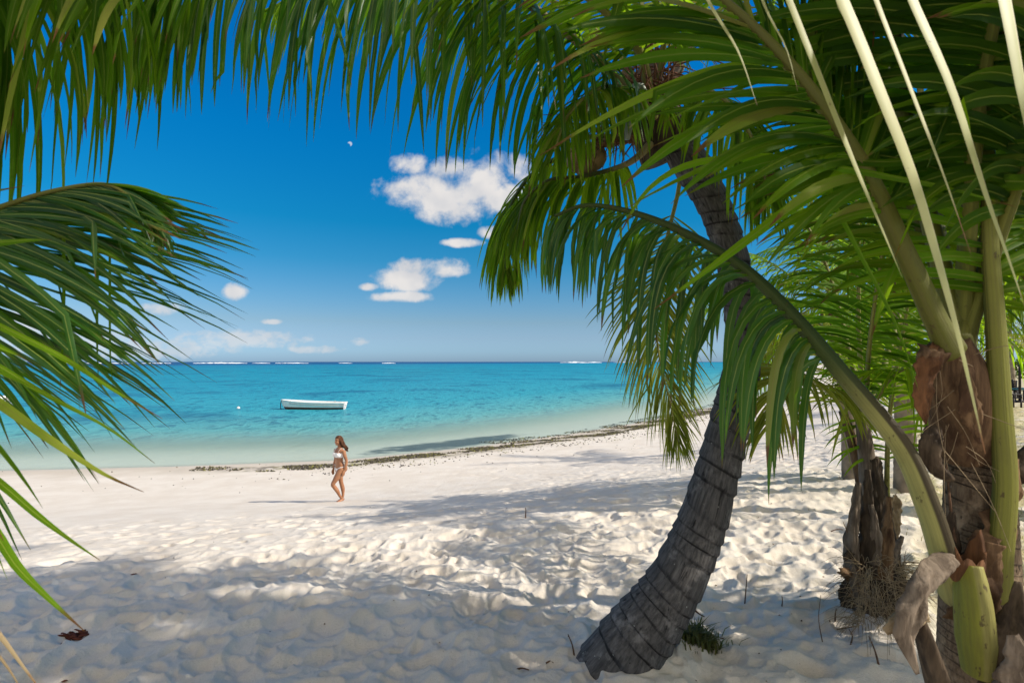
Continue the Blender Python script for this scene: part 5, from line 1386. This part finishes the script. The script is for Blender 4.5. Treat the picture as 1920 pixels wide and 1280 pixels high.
def weed_mat():
    m, nt, out = new_mat('seaweed')
    geo = nt.node('ShaderNodeNewGeometry').outputs['Random Per Island']
    c = nt.ramp(geo, [(0, (.025, .02, .018)), (.4, (.055, .044, .034)), (.65, (.085, .075, .04)), (.82, (.13, .125, .04)), (.93, (.25, .24, .05)), (1, (.12, .085, .055))])
    principled(nt, out, c, .75, .3); return m
M_weed = weed_mat()
rg = np.random.default_rng(77)
def along_shore(x0, x1, n, smin, smax):
    x = rg.uniform(x0, x1, n * 3); x = x[rg.uniform(0, 1, n * 3) < np.interp(x, [-12, -8, 3, 30, 40], [.25, .7, 1, .8, .4])][:n]
    xs_, ys_ = SHORE[:, 0], SHORE[:, 1]
    y = np.interp(x, xs_, ys_)
    s = rg.uniform(smin, smax, len(x)) + .5 * np.sin(x * .55) * .6 + 0.5 * vnoise(x * .6, x * 0, 5)
    # step landward along the local normal
    sl = (np.interp(x + .5, xs_, ys_) - np.interp(x - .5, xs_, ys_)); nx, ny = sl, -np.ones_like(sl); l = np.hypot(nx, ny)
    X, Y = x + nx / l * s, y + ny / l * s
    dens = vnoise(X * .8, Y * 1.6, 3) + .35 * vnoise(X * 2.7, Y * 2.7, 4)
    k = dens > -.12
    X, Y = X[k], Y[k]
    return np.stack([X, Y, SEA + profile(shore_dist(X, Y))], 1)
pw = np.concatenate([along_shore(-12, 40, 27000, 1.0, 2.3), along_shore(-1, 40, 9000, -.7, 1.0), along_shore(-9, 30, 1800, 2.2, 4.2)])
flakes('seaweed', pw, rg.uniform(.02, .085, len(pw)), M_weed, .35, 1)
pl = np.stack([rg.uniform(-22, 8, 260), rg.uniform(13, 27, 260)], 1); sl_ = shore_dist(pl[:, 0], pl[:, 1]); pl = pl[(sl_ > .2) & (sl_ < 7)]
pl = np.array([[x, y, surf_z(x, y)] for x, y in pl]); flakes('beach_litter', pl, rg.uniform(.015, .05, len(pl)), M_weed, .35, 2)
pd_ = np.stack([rg.uniform(-4, 6, 3600), rg.uniform(2.8, 12, 3600)], 1)
dn = fbm(pd_[:, 0] * .9, pd_[:, 1] * .9, 2, 8); w_ = np.interp(pd_[:, 0] / pd_[:, 1], [-1, .3, .55, .9], [.02, .08, .5, .5])
pd_ = pd_[(rg.uniform(0, 1, 3600) < w_) & (dn > -.2)]
pd_ = np.array([[x, y, surf_z(x, y)] for x, y in pd_]); flakes('leaf_crumbs', pd_, rg.uniform(.004, .019, len(pd_)) , M_twig, .4, 3, .003)

# dry grass inland on the right
def grass(name, n, reg, hmin, hmax, mat, seed):
    g = np.random.default_rng(seed)
    x, y = reg(g, n); n = len(x)
    z = np.array([surf_z(a, b) for a, b in zip(x, y)]) - .005
    h = g.uniform(hmin, hmax, n); az = g.uniform(0, 6.28, n); bend = g.uniform(.3, 1.1, n) * h
    w = h * g.uniform(.03, .06, n)
    px_, py_ = -np.sin(az) * w, np.cos(az) * w
    def pt(k, f_): return np.stack([x + np.cos(az) * bend * k * k + px_ * f_, y + np.sin(az) * bend * k * k + py_ * f_, z + h * k * (1 - .25 * k)], 1)
    v = np.stack([pt(0, -1), pt(0, 1), pt(.5, .8), pt(.5, -.8), pt(1, 0)], 1).reshape(-1, 3)
    b = np.arange(n) * 5
    f = [(i, i + 1, i + 2, i + 3) for i in b] + [(i + 3, i + 2, i + 4) for i in b]
    at = np.stack([np.full(n * 5, .25), np.tile([0, 0, .4, .4, .7], n), np.repeat(g.uniform(0, 1, n), 5)], 1)
    o = mesh_obj(name, v, f, mat, None, False, {'leaf': at}, (x.mean(), y.mean(), z.mean())); o['kind'] = 'stuff'; return o
M_grass = leaf_mat('dry_grass', (.16, .14, .045), (.36, .30, .12), (.3, .27, .1), (.35, .26, .12), (.3, .3, .07), .3, .6, .2)
def reg1(g, n):
    x = g.uniform(2.5, 22, n); y = g.uniform(3.0, 24, n); s = shore_dist(x, y)
    k = (vnoise(x * 1.1, y * 1.1, 31) + .6 * vnoise(x * 3.1, y * 3.1, 32) > .02) & (g.uniform(0, 1, n) < np.clip((x - .70 * y + .25 * np.sin(y * 1.7)) / (.5 + .05 * y), 0, 1)) & (x / y < 1.25)
    return x[k], y[k]
grass('dry_grass', 90000, reg1, .02, .075, M_grass, 5)
tb = ground_at(1292, 1215)
tuft = None
def reg2(g, n): return tb[0] + g.normal(0, .11, n), tb[1] + g.normal(0, .06, n)
M_tuft = leaf_mat('green_grass', (.06, .07, .02), (.17, .15, .05), (.2, .2, .06), (.2, .15, .06), (.2, .3, .04), .3, .5, .2)
tuft = grass('grass_tuft', 900, reg2, .04, .15, M_tuft, 6)
tag(tuft, 'small green grass tuft at the foot of the leaning trunk, on its right', 'grass tuft')

# twigs
def twig(px, py, pts, r, label, cat='twig', name='twig', mat=None):
    b = ground_at(px, py); mb = MB()
    sc_ = b[1] / F
    w = [b + np.array([x * sc_, d * sc_, z * sc_]) for x, d, z in pts]
    mb.tube(spline(w, 10), [r, r * .45], 6)
    o = mb.build(name, mat or M_twig, None, True, b); tag(o, label, cat); return o
twig(1396, 1128, [(0, 0, -6), (2, 0, 20), (5, 0, 55)], .006, 'thin brown twig standing upright in the sand right of the leaning trunk')
twig(1075, 1237, [(2, 0, -4), (-2, 0, 18), (-10, 0, 38)], .007, 'dark crooked twig sticking up left of the foot of the leaning trunk')
twig(1135, 1172, [(0, 0, -4), (1, 0, 8), (-2, 0, 17)], .006, 'short dark stub sticking up against the left side of the leaning trunk')
twig(1310, 1155, [(-8, 4, 12), (2, 0, 5), (10, -4, 2)], .008, 'small dark bent twig lying right of the leaning trunk')
twig(985, 973, [(0, 0, -3), (1, 0, 12), (0, 0, 18)], .012, 'tiny dark stick standing in the sunlit sand in the middle')
twig(978, 1250, [(-14, 0, 3), (0, 6, 4), (14, 2, 3)], .007, 'dark twig lying in the shaded sand at the bottom, left of the trunk foot')
twig(1030, 1247, [(-6, 0, 3), (2, 5, 4), (8, 2, 2)], .006, 'very short dark twig lying close left of the trunk foot')
twig(1598, 1200, [(-22, -30, 3), (0, 0, 4), (10, 26, 4)], .006, 'dark forked twig lying on shaded sand below the small shaggy palm')
twig(1638, 1255, [(0, -14, 2), (2, 0, 22), (-1, 12, 42)], .007, 'dark stick leaning up from the sand between the two right palms')
twig(1538, 1215, [(4, 0, 2), (-3, 0, 45), (1, 0, 90)], .0035, 'long thin dry stem standing in the shaded sand left of the small shaggy palm')
twig(1566, 1172, [(0, 0, 0), (0, 0, 12), (2, 0, 24)], .006, 'short upright stub in the sand left of the small shaggy palm')
twig(1585, 1180, [(-16, 0, 3), (0, 0, 5), (20, 0, 8)], .005, 'thin straight twig lying just left of the small shaggy palm')
twig(1466, 1148, [(0, 0, 0), (1, 0, 10), (0, 0, 20)], .005, 'tiny upright stem at the edge of the trunk shadow on the right')
twig(1570, 992, [(-12, 0, 2), (0, 0, 6), (12, 0, 5)], .007, 'dark scrap of twig on the sunlit sand left of the small palm stalks')
lv = ground_at(138, 1184)
def husk():
    r3 = np.random.default_rng(4); n = 26
    pts = np.array([lv + np.array([r3.normal(0, .03), r3.normal(0, .03), .008]) for _ in range(n)])
    bm_ = MB()
    for q in pts: bm_.tube([q + r3.normal(0, .03, 3) * [1, 1, .3], q + [0, 0, .012], q + r3.normal(0, .03, 3) * [1, 1, .3]], [.008, .012, .003], 5)
    o = bm_.build('dead_leaf', simple_mat('dead_leaf_red_brown', (.10, .03, .018), .8, .1, .4, 20), None, True, lv)
    tag(o, 'dark red-brown dead leaf lying on shaded sand at the lower left', 'leaf')
husk()
for (px, py, lab) in [(250, 1072, 'tiny dark leaf scrap on the shaded sand at the left, above the dead red-brown leaf'), (1170, 969, 'tiny red leaf scrap on the sunlit sand left of the leaning trunk'), (120, 1258, 'dark leaf scrap in the bottom left corner'), (445, 1085, 'small dark leaf scrap on the shaded sand below the woman'), (1352, 1203, 'brown leaf scrap on the sand right of the trunk foot')]:
    b = ground_at(px, py); mb = MB(); q = b[1] / F
    v = [b + np.array([-6 * q, 0, .006]), b + np.array([0, -4 * q, .01]), b + np.array([7 * q, 1 * q, .012]), b + np.array([1 * q, 6 * q, .008]), b + np.array([0, 0, .018])]
    mb.add(v, [(0, 1, 4), (1, 2, 4), (2, 3, 4), (3, 0, 4)])
    o = mb.build('leaf_scrap', simple_mat('leaf_scrap', (.12, .04, .025), .8, .1, .3, 20), None, False, b); tag(o, lab, 'leaf')
